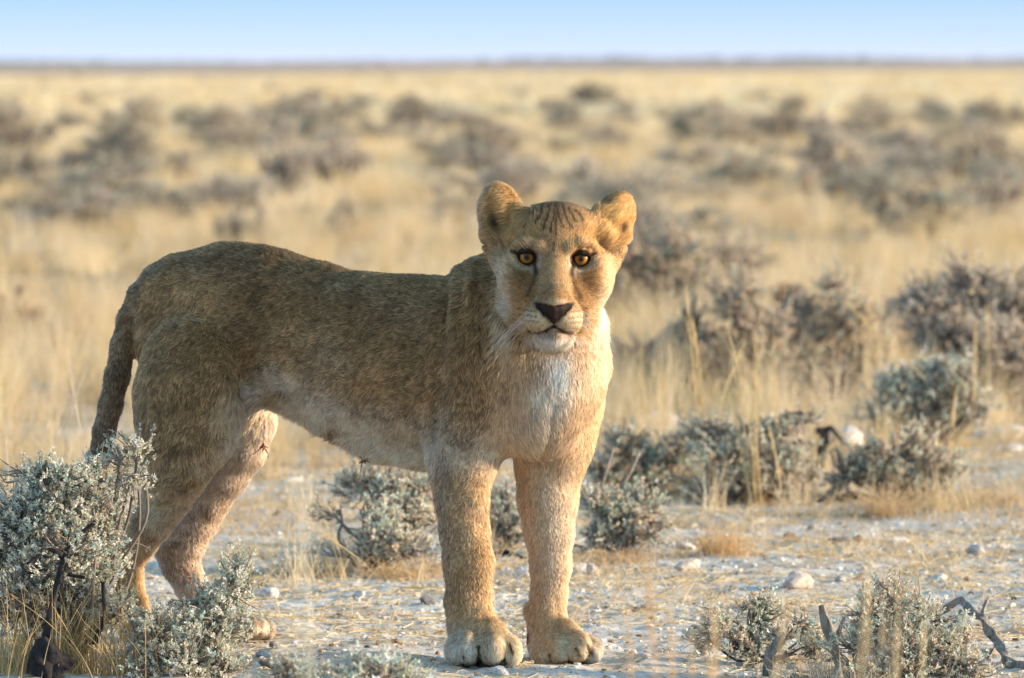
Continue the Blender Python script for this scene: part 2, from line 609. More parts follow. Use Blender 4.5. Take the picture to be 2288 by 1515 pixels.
def smooth_v(V, w):
    s = np.zeros_like(V); n = np.bincount(_e.ravel(), minlength=len(V)).astype(float)
    for a in range(3):
        s[:, a] = np.bincount(_e[:, 0], V[_e[:, 1], a], len(V)) + np.bincount(_e[:, 1], V[_e[:, 0], a], len(V))
    return V + w * (s / n[:, None] - V)


def normals(V, F):
    fn = np.cross(V[F[:, 2]] - V[F[:, 0]], V[F[:, 3]] - V[F[:, 1]])
    n = np.zeros_like(V)
    for q in range(4):
        for a in range(3):
            n[:, a] += np.bincount(F[:, q], fn[:, a], len(V))
    return n / np.maximum(np.linalg.norm(n, axis=1, keepdims=True), 1e-9)


BPX, BPY = to_px(BV)
_headv = (BPX > 1055) & (BPY < 785) & (BV[:, 1] < D0 - 0.03)
_tailv = (BPX < 330) & (BV[:, 1] > D0 + 0.44) & (BPY > 640)
for _ in range(4):
    S_ = smooth_v(BV, 0.5)
    BV = np.where((_headv | _tailv)[:, None], BV, S_)
for _ in range(2):
    S_ = smooth_v(BV, 0.32)
    BV = np.where(_tailv[:, None], BV, S_)
BN = normals(BV, BF)
# loose-skin folds and muscle relief, and toes flattened where they meet the ground
_amp = 0.004 * (1 - _headv)
_q = BV * np.array([1.0, 1.0, 0.55])
BV = BV + BN * (_amp * (fbm(_q, 14, 3, 2) - 0.5) * 2)[:, None]
_fold = np.exp(-((BPX - 1035) / 45) ** 2) * sstep(560, 640, BPY) * (1 - sstep(820, 900, BPY)) * (BN[:, 1] < 0.1) * (BV[:, 1] > D0 - 0.05)
BV = BV + BN * (0.006 * _fold * np.sin((BPX + 0.12 * BPY + 14 * vnoise(BV, 12, 5)) / 6.2))[:, None]

def _segd(px, py, pts):
    d = np.full(len(px), 1e9)
    for (x0, y0), (x1, y1) in zip(pts[:-1], pts[1:]):
        vx, vy = x1 - x0, y1 - y0
        t = np.clip(((px - x0) * vx + (py - y0) * vy) / (vx * vx + vy * vy), 0, 1)
        d = np.minimum(d, np.hypot(px - x0 - t * vx, py - y0 - t * vy))
    return d


_near = (BN[:, 1] < 0.2) & ~_headv
for _pts, _w, _a in (([(1018, 622), (1000, 700), (988, 800), (974, 900), (968, 985)], 13, -.006), ([(1040, 640), (1022, 740), (1010, 840), (1000, 930)], 24, .003),
                     ([(600, 720), (560, 800), (545, 870)], 22, -.007), ([(380, 1000), (425, 1012), (452, 1040)], 8, -.005),
                     ([(1085, 640), (1075, 740), (1062, 800)], 7, -.005), ([(1120, 760), (1135, 850), (1150, 940)], 14, -.005), ([(1240, 900), (1228, 980), (1205, 1030)], 9, -.005),
                     ([(620, 640), (700, 700), (760, 730)], 30, .004), ([(1052, 1400), (1060, 1430)], 7, -.003), ([(1240, 1330), (1246, 1400)], 6, -.003), ([(1080, 1375), (1090, 1420)], 6, -.003)):
    BV = BV + BN * (_near * _a * np.exp(-(_segd(BPX, BPY, _pts) / _w) ** 2))[:, None]
BV[:, 2] = np.maximum(BV[:, 2], 0.001)
BN = normals(BV, BF)
BPX, BPY = to_px(BV)
print('body', len(BV), round(time.time() - T0, 1))

# ---------------- coat colour with some shade and sunlight painted in, by place on the animal (photo px used only as x/height coordinates of the body)
TAWNY = (0.58, 0.38, 0.19)


def blob(C, px, py, X, Y, rx, ry, col, s=1.0, mask=None, p=2.0):
    w = s * np.exp(-(np.abs((px - X) / rx) ** p + np.abs((py - Y) / ry) ** p))
    if mask is not None:
        w = w * mask
    return C + (np.array(col) - C) * w[:, None]


def seg_dist(px, py, pts):
    d = np.full(len(px), 1e9)
    for (x0, y0), (x1, y1) in zip(pts[:-1], pts[1:]):
        vx, vy = x1 - x0, y1 - y0
        t = np.clip(((px - x0) * vx + (py - y0) * vy) / (vx * vx + vy * vy), 0, 1)
        d = np.minimum(d, np.hypot(px - x0 - t * vx, py - y0 - t * vy))
    return d


def line(C, px, py, pts, w, col, s=1.0, mask=None):
    d = seg_dist(px, py, pts)
    a = s * np.exp(-(d / w) ** 2)
    if mask is not None:
        a = a * mask
    return C + (np.array(col) - C) * a[:, None]


def head_mask(px, py, y):
    q = np.sqrt(((px - 1241) / 152) ** 2 + ((py - 608) / 176) ** 2 + ((y - HD - 0.02) / 0.22) ** 2)
    h = sstep(1.10, 0.99, q)
    return np.maximum(h, ((py < 548) & (px > 1060) & (y < -0.02)).astype(float))


def coat(P, Nn, jitter=True):
    px, py = to_px(P)
    y = P[:, 1] - D0
    C = np.tile(np.array(TAWNY), (len(P), 1))
    head = head_mask(px, py, y)
    body = 1 - head
    trunk = body * (1 - sstep(1180, 1300, px)) * sstep(300, 330, px + 0 * py)
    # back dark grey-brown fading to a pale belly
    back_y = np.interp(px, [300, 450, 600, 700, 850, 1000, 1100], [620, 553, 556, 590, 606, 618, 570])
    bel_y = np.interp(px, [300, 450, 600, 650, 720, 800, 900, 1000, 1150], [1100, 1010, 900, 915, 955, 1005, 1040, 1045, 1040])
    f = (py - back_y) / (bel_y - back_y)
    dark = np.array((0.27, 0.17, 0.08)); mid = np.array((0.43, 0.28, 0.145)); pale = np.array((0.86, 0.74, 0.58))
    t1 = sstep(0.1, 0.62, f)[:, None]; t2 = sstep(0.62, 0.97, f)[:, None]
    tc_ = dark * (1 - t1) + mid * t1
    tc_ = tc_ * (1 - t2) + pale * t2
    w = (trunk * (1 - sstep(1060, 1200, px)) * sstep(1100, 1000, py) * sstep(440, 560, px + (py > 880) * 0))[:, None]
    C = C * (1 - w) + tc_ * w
    # hind quarter
    C = blob(C, px, py, 400, 800, 120, 190, (0.41, 0.275, 0.15), 0.9, body)
    C = blob(C, px, py, 470, 590, 170, 50, (0.22, 0.155, 0.10), 0.8, body)
    C = blob(C, px, py, 640, 640, 80, 45, (0.40, 0.26, 0.14), 0.5, body)
    C = blob(C, px, py, 540, 730, 55, 90, (0.22, 0.145, 0.085), 0.7, body)  # shade painted into the flank crease ahead of the thigh
    C = blob(C, px, py, 740, 800, 70, 60, (0.42, 0.34, 0.25), 0.5, body)
    C = blob(C, px, py, 770, 640, 70, 30, (0.38, 0.28, 0.17), 0.5, body)
    C = blob(C, px, py, 900, 700, 90, 60, (0.27, 0.2, 0.13), 0.5, body)
    C = blob(C, px, py, 555, 925, 50, 45, (0.72, 0.58, 0.39), 0.85, body)
    C = blob(C, px, py, 625, 880, 30, 14, (0.24, 0.165, 0.09), 0.6, body)
    C = blob(C, px, py, 748, 962, 16, 22, (0.14, 0.07, 0.03), 0.95, body)
    C = blob(C, px, py, 440, 1060, 60, 60, (0.64, 0.48, 0.30), 0.8, body)
    C = blob(C, px, py, 400, 1005, 45, 12, (0.20, 0.14, 0.085), 0.7, body)  # painted shade of the skin fold above the lower leg
    C = blob(C, px, py, 350, 1160, 80, 90, (0.78, 0.60, 0.40), 0.9, body)  # lower leg lightened in colour to stand in for sunlight on it
    for (X, Y, a, b) in ((370, 1120, 22, 10), (335, 1200, 18, 10), (430, 1078, 16, 9), (310, 1165, 10, 14)):
        C = blob(C, px, py, X, Y, a, b, (0.40, 0.24, 0.10), 0.8, body)
    far_leg = body * sstep(0.46, 0.52, y) * sstep(870, 930, py) * (px > 330)
    C = C + (np.array((0.72, 0.55, 0.41)) - C) * (far_leg * 0.9)[:, None]
    for (X, Y, a, b) in ((375, 1225, 22, 24), (463, 1150, 10, 12), (500, 1130, 8, 10), (380, 1270, 18, 24)):
        C = blob(C, px, py, X, Y, a, b, (0.36, 0.26, 0.16), 0.7, far_leg)
    C = blob(C, px, py, 560, 1405, 90, 50, (0.74, 0.62, 0.47), 0.97, far_leg)
    for (X, Y) in ((1030, 1110), (1070, 1150), (1020, 1200), (1060, 1235), (1035, 1290), (1065, 1330), (1035, 1375), (1225, 1120), (1245, 1210), (1262, 1100), (1235, 1300), (1255, 1350)):
        C = blob(C, px, py, X, Y, 20, 9, (0.40, 0.25, 0.12), 0.38, body)
    # tail
    tail = body * (px < np.interp(py, [600, 640, 690, 760, 1000], [372, 318, 306, 300, 292])) * (y > 0.44)
    C = C + (np.array((0.30, 0.235, 0.165)) - C) * (tail * 0.95)[:, None]
    C = blob(C, px, py, 292, 740, 12, 80, (0.42, 0.27, 0.13), 0.8, tail)
    C = blob(C, px, py, 200, 1170, 40, 50, (0.06, 0.045, 0.035), 0.9, tail)
    # shoulder, upper arm
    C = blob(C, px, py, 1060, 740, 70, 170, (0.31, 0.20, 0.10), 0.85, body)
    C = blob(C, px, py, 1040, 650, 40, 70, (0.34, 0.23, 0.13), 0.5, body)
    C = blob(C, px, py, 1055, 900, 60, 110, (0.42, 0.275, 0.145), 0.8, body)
    C = line(C, px, py, [(1015, 640), (1000, 700), (986, 800), (973, 900), (966, 985)], 10, (0.17, 0.11, 0.06), 0.32, body)  # dark line paints shade into the crease behind the shoulder
    C = line(C, px, py, [(1078, 620), (1072, 700), (1064, 790)], 6, (0.16, 0.10, 0.05), 0.5, body)  # shade of the shoulder fold, drawn into the colour
    # front legs
    C = blob(C, px, py, 1040, 1180, 80, 170, (0.60, 0.44, 0.27), 0.85, body)
    C = blob(C, px, py, 1075, 1270, 22, 60, (0.40, 0.26, 0.13), 0.5, body)
    C = blob(C, px, py, 990, 1150, 24, 220, (0.42, 0.36, 0.30), 0.6, body)
    C = blob(C, px, py, 1228, 1180, 75, 200, (0.80, 0.65, 0.46), 0.9, body)
    C = blob(C, px, py, 1050, 1365, 60, 50, (0.70, 0.50, 0.28), 0.7, body)
    C = blob(C, px, py, 1225, 1370, 55, 40, (0.74, 0.55, 0.33), 0.7, body)
    C = blob(C, px, py, 1075, 1458, 120, 50, (0.88, 0.77, 0.57), 0.92, body)
    C = blob(C, px, py, 1022, 1450, 30, 40, (0.88, 0.83, 0.72), 0.85, body)
    C = blob(C, px, py, 1255, 1458, 110, 46, (0.88, 0.74, 0.51), 0.92, body)
    C = blob(C, px, py, 1325, 1465, 18, 30, (0.88, 0.83, 0.72), 0.85, body)
    C = blob(C, px, py, 1252, 1030, 14, 36, (0.42, 0.30, 0.17), 0.6, body)
    for (pts, w_) in (([(1070, 1444), (1074, 1468), (1068, 1490)], 4.6), ([(1123, 1440), (1127, 1462), (1125, 1488)], 2.6), ([(1138, 1438), (1145, 1456)], 3.6), ([(1034, 1462), (1036, 1486)], 1.6),
                      ([(1284, 1450), (1289, 1462)], 4.2), ([(1312, 1442), (1318, 1458)], 4.8), ([(1250, 1480), (1262, 1486)], 4), ([(1270, 1484), (1290, 1486)], 4), ([(1229, 1458), (1231, 1480)], 1.8), ([(1264, 1462), (1266, 1480)], 1.8), ([(1182, 1412), (1186, 1428)], 4)):
        C = line(C, px, py, pts, w_, (0.03, 0.022, 0.018), 0.95, body)  # toe gaps darkened with painted shade, plus dark claw-sheath marks
    # neck and chest
    neck = body * sstep(1070, 1110, px) * (py > 600) * sstep(1100, 1020, py)
    C = blob(C, px, py, 1150, 820, 46, 90, (0.72, 0.48, 0.27), 0.85, neck)
    C = blob(C, px, py, 1128, 700, 26, 80, (0.74, 0.62, 0.47), 0.8, neck)
    C = blob(C, px, py, 1320, 810, 55, 110, (0.78, 0.56, 0.36), 0.9, neck)
    C = blob(C, px, py, 1325, 700, 30, 50, (0.88, 0.77, 0.62), 0.85, neck)
    C = blob(C, px, py, 1246, 830, 34, 110, (0.92, 0.84, 0.74), 0.95, neck)
    C = blob(C, px, py, 1185, 960, 85, 80, (0.78, 0.56, 0.37), 0.9, neck)
    C = blob(C, px, py, 1212, 900, 34, 60, (0.88, 0.73, 0.58), 0.85, neck)
    C = blob(C, px, py, 1270, 950, 26, 30, (0.46, 0.34, 0.21), 0.5, neck)
    C = blob(C, px, py, 1180, 890, 16, 8, (0.6, 0.40, 0.2), 0.5, neck)
    # ---------------- head
    C = C + (np.array((0.47, 0.29, 0.13)) - C) * head[:, None]
    H = head
    C = blob(C, px, py, 1240, 478, 70, 24, (0.26, 0.165, 0.08), 0.8, H)
    C = blob(C, px, py, 1190, 540, 36, 14, (0.50, 0.35, 0.18), 0.6, H)
    C = blob(C, px, py, 1290, 540, 36, 14, (0.54, 0.35, 0.16), 0.6, H)
    C = blob(C, px, py, 1243, 610, 24, 46, (0.56, 0.36, 0.175), 0.8, H)
    C = blob(C, px, py, 1243, 648, 34, 18, (0.31, 0.215, 0.115), 0.75, H)
    C = blob(C, px, py, 1243, 672, 30, 7, (0.62, 0.52, 0.36), 0.9, H)
    C = blob(C, px, py, 1172, 617, 28, 24, (0.18, 0.12, 0.06), 0.9, H)
    C = blob(C, px, py, 1196, 604, 9, 14, (0.10, 0.07, 0.045), 0.7, H)
    C = blob(C, px, py, 1281, 606, 9, 14, (0.12, 0.08, 0.045), 0.7, H)
    C = blob(C, px, py, 1314, 620, 30, 26, (0.27, 0.17, 0.075), 0.85, H)
    C = blob(C, px, py, 1190, 656, 24, 24, (0.30, 0.20, 0.105), 0.75, H)
    C = blob(C, px, py, 1292, 656, 24, 24, (0.38, 0.24, 0.12), 0.75, H)
    C = blob(C, px, py, 1120, 620, 20, 60, (0.74, 0.62, 0.46), 0.8, H)
    C = blob(C, px, py, 1362, 620, 20, 60, (0.80, 0.62, 0.40), 0.7, H)
    C = blob(C, px, py, 1132, 686, 15, 34, (0.84, 0.76, 0.63), 0.95, H)
    C = blob(C, px, py, 1345, 684, 17, 36, (0.84, 0.70, 0.52), 0.9, H)
    C = blob(C, px, py, 1205, 713, 40, 22, (0.80, 0.69, 0.48), 0.97, H, 3)
    C = blob(C, px, py, 1272, 714, 40, 22, (0.82, 0.69, 0.47), 0.97, H, 3)
    C = blob(C, px, py, 1238, 762, 56, 18, (0.88, 0.84, 0.78), 1.0, H, 3)
    for (X, Y) in ((1216, 655), (1222, 668), (1252, 664), (1262, 652), (1208, 640), (1270, 668), (1232, 640), (1205, 672), (1178, 672), (1186, 682), (1172, 662), (1300, 672), (1292, 684)):
        C = blob(C, px, py, X, Y, 3.2, 3.0, (0.14, 0.095, 0.06), 0.6, H)
    C = blob(C, px, py, 1187, 736, 12, 10, (0.56, 0.40, 0.16), 0.7, H)
    C = blob(C, px, py, 1290, 738, 12, 10, (0.60, 0.42, 0.16), 0.7, H)
    C = blob(C, px, py, 1242, 748, 24, 6, (0.22, 0.17, 0.11), 0.8, H)
    # ears
    C = blob(C, px, py, 1134, 462, 46, 52, (0.68, 0.46, 0.20), 0.9, H)
    C = blob(C, px, py, 1375, 485, 48, 52, (0.92, 0.56, 0.22), 0.97, H)  # orange ear fur, brightened to carry the sun's glow in its colour
    C = blob(C, px, py, 1078, 460, 14, 60, (0.62, 0.52, 0.36), 0.7, H)
    C = blob(C, px, py, 1112, 494, 18, 26, (0.05, 0.035, 0.02), 0.97, H)  # hollow of the left ear darkened with painted shade
    C = blob(C, px, py, 1388, 514, 12, 11, (0.14, 0.085, 0.04), 0.85, H)  # same painted shade for the small right ear hollow
    C = blob(C, px, py, 1350, 450, 14, 10, (0.20, 0.15, 0.10), 0.7, H)
    # pale patches round the eyes
    for ex, ey, s in ((1177, 574, -1), (1298.5, 578, 1)):
        d = np.hypot((px - ex) / 1.15, py - ey)
        C = C + (np.array((0.68, 0.54, 0.35)) - C) * (H * np.exp(-((d - 27.5) / 4.2) ** 2) * np.where(py > ey - 4, 0.9, 0.12))[:, None]
        C = line(C, px, py, [(ex - s * 28, ey - 14), (ex - s * 29, ey + 22)], 7, (0.60, 0.48, 0.32), 0.7, H)
        C = blob(C, px, py, ex - s * 16, ey + 33, 7, 9, (0.62, 0.54, 0.42), 0.8, H)
        dd_ = np.hypot(px - ex, (py - ey + 0.2 * s * (px - ex)) * 1.16)
        C = C + (np.array((0.016, 0.012, 0.012)) - C) * (H * sstep(24.5, 21.5, dd_))[:, None]
        C = line(C, px, py, [(ex + s * 16, ey - 8), (ex + s * 30, ey - 8)], 4.2, (0.016, 0.012, 0.012), 1.0, H)
        C = line(C, px, py, [(ex - s * 15, ey + 8), (ex - s * 19, ey + 22), (ex - s * 22, ey + 38)], 5.0, (0.03, 0.022, 0.022), 0.98, H)
        C = line(C, px, py, [(ex - s * 21, ey + 34), (ex - s * 17, ey + 58), (ex - s * 3, ey + 86)], 5.0, (0.08, 0.055, 0.04), 0.85, H)
    C = blob(C, px, py, 1242, 456, 62, 11, (0.10, 0.075, 0.05), 0.85, H)
    C = blob(C, px, py, 1165, 520, 30, 24, (0.60, 0.40, 0.18), 0.6, H)
    C = blob(C, px, py, 1335, 525, 28, 24, (0.70, 0.45, 0.18), 0.6, H)
    # forehead stripes
    K = (0.07, 0.045, 0.03)
    for pts in ([(1212, 462), (1209, 480), (1203, 492), (1198, 502)], [(1227, 463), (1224, 484), (1217, 502), (1215, 514)], [(1240, 458), (1240, 480), (1233, 500), (1230, 522)],
                [(1245, 456), (1246, 478), (1241, 500), (1242, 528)], [(1247, 475), (1252, 492), (1259, 508)], [(1258, 462), (1263, 482), (1270, 500), (1277, 510)],
                [(1269, 467), (1279, 484), (1286, 498)], [(1284, 472), (1296, 484), (1301, 498)], [(1196, 470), (1188, 486), (1180, 498)]):
        C = line(C, px, py, pts, 2.9, K, 0.98, H)
    C = line(C, px, py, [(1238, 546), (1237, 562)], 3.6, (0.06, 0.045, 0.03), 0.85, H)
    C = line(C, px, py, [(1210, 570), (1212, 590)], 6, (0.30, 0.22, 0.14), 0.5, H)
    # whisker rows
    for (x0, y0, x1, y1) in ((1166, 688, 1196, 694), (1166, 700, 1198, 706), (1170, 712, 1200, 718), (1278, 696, 1306, 688), (1272, 710, 1306, 704), (1276, 720, 1300, 716)):
        nn = 5
        for q in range(nn):
            t = q / (nn - 1)
            C = blob(C, px, py, x0 + (x1 - x0) * t, y0 + (y1 - y0) * t, 3.4, 2.2, (0.15, 0.075, 0.035), 0.85, H)
    # nose leather, philtrum and lips
    nose = np.zeros(len(P))
    for pts, w_ in (([(1205, 684), (1224, 688), (1238, 692), (1252, 689), (1270, 685)], 9.0), ([(1220, 697), (1238, 704), (1256, 697)], 10.5), ([(1238, 702), (1238, 716)], 8.0)):
        nose = np.maximum(nose, sstep(w_ + 1.2, w_ - 1.2, seg_dist(px, py, pts)))
    nose = nose * H * (y < HD - 0.055)
    C = C + (np.array((0.045, 0.026, 0.024)) - C) * nose[:, None]
    C = line(C, px, py, [(1199, 677), (1206, 691), (1220, 704), (1230, 713)], 5.6, (0.012, 0.010, 0.010), 1.0, H * (y < HD - 0.04))
    C = line(C, px, py, [(1277, 678), (1270, 692), (1256, 704), (1246, 713)], 5.6, (0.012, 0.010, 0.010), 1.0, H * (y < HD - 0.04))
    C = line(C, px, py, [(1238, 712), (1238, 731)], 2.4, (0.03, 0.02, 0.02), 1.0, H)
    C = line(C, px, py, [(1222, 737), (1230, 732), (1238, 729), (1246, 732), (1254, 737)], 4.4, (0.012, 0.009, 0.009), 1.0, H)
    C = line(C, px, py, [(1184, 737), (1204, 742), (1222, 737)], 2.4, (0.05, 0.03, 0.025), 0.9, H)
    C = line(C, px, py, [(1291, 739), (1272, 743), (1254, 737)], 2.4, (0.05, 0.03, 0.025), 0.9, H)
    pl_ = sstep(0.25, 0.65, C.mean(1))[:, None]
    C = C * ((np.array((1.08, 0.95, 0.76)) * (1 - pl_) + np.array((1.03, 0.985, 0.95)) * pl_) * body[:, None] + np.array((1.04, 0.94, 0.84)) * head[:, None])
    # mottling of the coat
    n1 = fbm(P, 18, 7, 3); n2 = fbm(P * np.array([0.7, 1, 1.4]), 60, 9, 2)
    amp = (0.6 - 0.32 * head) * (1 - 0.6 * sstep(1020, 1080, py) * (px > 900)) * (1 - 0.5 * sstep(1090, 1150, px))
    n3 = vnoise(P, 170, 21)
    C = C * (1 + head * (n3 - 0.5) * 0.5)[:, None]
    C = C * (1 + amp * (n1 - 0.5) * 1.3 + amp * (n2 - 0.5) * 0.9)[:, None]
    return np.clip(C, 0.004, 0.92)


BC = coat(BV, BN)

mm = N('lioness_skin')
mm.bsdf(mm.mix(1.0, mm.attr('tint'), (0.62, 0.58, 0.54), 'MULTIPLY'), 0.75, 0.15, bump=mm.noise(900, 2), bstr=0.3, bdist=0.002)
lion = empty('lioness', (float(at(1100, 1480)[0]), D0 + 0.1, 0.0))
tag(lion, 'tawny lioness standing on pale ground and staring at the viewer', 'lioness')
bpy.context.view_layer.update()


def under(o, root):
    o.parent = root
    o.matrix_parent_inverse = Matrix.Translation(root.location).inverted()
    return o


body_ob = mesh_np('body', BV, BF, mm.m)
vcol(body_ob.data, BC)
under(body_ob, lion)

# eyes: amber iris, small round pupil, dark limbus
em = N('lioness_eye')
_tc = em.n('ShaderNodeTexCoord')
_sp = em.n('ShaderNodeSeparateXYZ'); em.t.links.new(_tc.outputs['Object'], _sp.inputs[0])
_r2 = em.math('SQRT', em.math('ADD', em.math('MULTIPLY', _sp.outputs[0], _sp.outputs[0]), em.math('MULTIPLY', _sp.outputs[2], _sp.outputs[2])))
_rn = em.math('MULTIPLY', _r2, 1 / 0.0185)
_ir = em.ramp(em.math('ADD', _rn, em.math('MULTIPLY', em.math('SUBTRACT', em.noise(600, 3, _tc.outputs['Object']), 0.5), 0.10)),
              [(0.0, (0.002, 0.002, 0.002)), (0.2, (0.003, 0.002, 0.002)), (0.3, (0.10, 0.038, 0.008)), (0.45, (0.24, 0.10, 0.014)), (0.64, (0.40, 0.19, 0.025)), (0.80, (0.32, 0.14, 0.016)), (0.88, (0.05, 0.022, 0.01)), (0.93, (0.01, 0.008, 0.008))])
_b = em.n('ShaderNodeBsdfPrincipled')
em.put(_b.inputs['Base Color'], _ir); _b.inputs['Roughness'].default_value = 0.3; _b.inputs['Specular IOR Level'].default_value = 0.15
_b.inputs['Coat Weight'].default_value = 0.2; _b.inputs['Coat Roughness'].default_value = 0.04
em.finish(_b.outputs[0])


def uv_sphere(rad, nu=40, nv=24):
    V = [(0, -rad, 0)]
    for j in range(1, nv):
        a = math.pi * j / nv
        for i in range(nu):
            b = 2 * math.pi * i / nu
            V.append((rad * math.sin(a) * math.cos(b), -rad * math.cos(a), rad * math.sin(a) * math.sin(b)))
    V.append((0, rad, 0))
    F3 = []; F4 = []
    for i in range(nu):
        F3.append((0, 1 + (i + 1) % nu, 1 + i))
        F3.append((len(V) - 1, 1 + (nv - 2) * nu + i, 1 + (nv - 2) * nu + (i + 1) % nu))
    for j in range(nv - 2):
        for i in range(nu):
            a = 1 + j * nu + i; b = 1 + j * nu + (i + 1) % nu
            F4.append((a, b, b + nu, a + nu))
    return np.array(V), [np.array(F3), np.array(F4)]


for ex, ey, ed in EYES:
    V_, F_ = uv_sphere(0.0205)
    c_ = at(ex, ey, HD + (ed + 2) * PXM)
    o = mesh_np('eye', V_, F_, em.m)
    o.location = c_
    o.rotation_euler = (R(2.0), 0, -math.atan2(c_[0], c_[1]))
    under(o, lion)

# whiskers
def whiskers():
    g = np.random.default_rng(4)
    pts = []
    k = 7; t = np.linspace(0, 1, k)[:, None]
    for s in (-1, 1):
        for q in range(11):
            x = 1238 + s * (38 + 28 * g.random()); y = 696 + 28 * g.random()
            a = at(x, y, HD - 0.055 + 0.03 * abs(x - 1238) / 60)
            L = .05 + .07 * g.random()
            d = np.array([s * .9, -.25 + .3 * g.random(), -.25 - .5 * g.random()])
            p = a + d * L * t + np.array([0, 0, -.35]) * L * t * t
            pts.append(p)
        for q in range(3):
            a = at(1238 + s * (52 + 6 * q), 552 + 3 * q, HD - .01)
            d = np.array([s * .5, -.4, .6]); L = .035
            pts.append(a + d * L * t)
    P = np.array(pts)
    o = curves_np('whiskers', P, np.ones(P.shape[:2]) * .00022 * np.linspace(1, .4, k)[None, :], (0.85, 0.82, 0.76))
    under(o, lion)


def curves_np(name, P, rad, col):
    hc = bpy.data.hair_curves.new(name)
    hc.add_curves([P.shape[1]] * len(P))
    hc.points.foreach_set('position', np.ascontiguousarray(P, dtype=np.float32).ravel())
    a = hc.attributes.new('radius', 'FLOAT', 'POINT'); a.data.foreach_set('value', np.ascontiguousarray(rad, dtype=np.float32).ravel())
    m = N(name); m.bsdf(col, .4, .4); hc.materials.append(m.m)
    return link(bpy.data.objects.new(name, hc))


whiskers()

# ------------------------------------------------------------------ fur, as hair curves
def flow_dir(P, Nn):
    """lay of the coat, in world space"""
    px, py = to_px(P)
    y = P[:, 1] - D0
    A = [  # px, py, dd, (dx, dz, dy), weight radius
        (450, 560, .5, (-1, -.15, .4), 140), (700, 600, .35, (-1, -.05, .5), 140), (900, 620, .2, (-1, -.1, .5), 140), (1050, 590, .1, (-.9, -.5, .5), 60),
        (800, 780, .15, (-.9, -.45, .4), 140), (620, 760, .3, (-.85, -.5, .4), 120), (430, 780, .35, (-.35, -.9, .2), 120), (420, 930, .3, (-.1, -1, .1), 90),
        (800, 960, .2, (-.55, -.8, .2), 100), (940, 1010, .15, (-.6, -.8, .1), 80), (660, 920, .3, (-.5, -.85, .1), 60),
        (1060, 760, 0, (-.35, -.9, .2), 90), (1050, 950, 0, (-.2, -1, 0), 80), (1045, 1150, 0, (-.12, -1, .05), 110), (1050, 1350, 0, (0, -1, 0), 80),
        (1225, 1150, .1, (.05, -1, 0), 100), (1225, 1350, .1, (.0, -1, 0), 80), (1070, 1460, -.1, (.1, -.5, -1), 50), (1270, 1460, 0, (.8, -.4, -.8), 50),
        (1130, 760, .0, (-.3, -1, 0), 60), (1330, 780, .0, (.35, -1, 0), 60), (1230, 850, -.05, (.05, -1, 0), 60), (1180, 960, -.05, (.3, -.9, 0), 50), (1280, 960, 0, (-.3, -.8, 0), 50),
        (370, 1120, .3, (-.5, -.9, 0), 80), (290, 1280, .35, (0, -1, 0), 80), (520, 1050, .5, (-.35, -.9, 0), 80), (420, 1280, .6, (.2, -1, 0), 80), (560, 1410, .5, (.6, -.4, -.6), 50),
        (320, 650, .52, (-.6, -.8, 0), 40), (262, 800, .53, (-.15, -1, 0), 70), (230, 1000, .53, (-.15, -1, 0), 80)]
    D = np.zeros_like(P); W = np.zeros(len(P))
    for (ax, ay, ad, d, r) in A:
        w = 1.0 / (1e-3 + (((px - ax) ** 2 + (py - ay) ** 2) / r ** 2 + ((y - ad) / (r * PXM * 1.6)) ** 2)) ** 2
        v = np.array([d[0], d[2], d[1]]); v = v / np.linalg.norm(v)
        D += v * w[:, None]; W += w
    D /= W[:, None]
    head = head_mask(px, py, y) > 0.5
    c = at(1240, 672, HD - 0.06)
    Dh = P - c
    Dh[:, 1] *= 0.8
    D = np.where(head[:, None], Dh / np.linalg.norm(Dh, axis=1, keepdims=True), D)
    # inside the ears the hair fans out from the inner rim
    e1_ = head & (np.hypot(px - 1125, py - 475) < 62) & (py < 530)
    D = np.where(e1_[:, None], np.array([-0.75, -0.5, -0.35]), D)
    e2_ = head & (np.hypot(px - 1378, py - 485) < 55) & (px > 1338)
    D = np.where(e2_[:, None], np.array([0.75, -0.35, 0.5]), D)
    chin = head & (np.hypot((px - 1238) / 1.6, py - 765) < 28)
    D = np.where(chin[:, None], np.array([0, -0.3, -1.0]), D)
    D = D - Nn * np.sum(D * Nn, axis=1, keepdims=True)
    D /= np.maximum(np.linalg.norm(D, axis=1, keepdims=True), 1e-6)
    return D, head


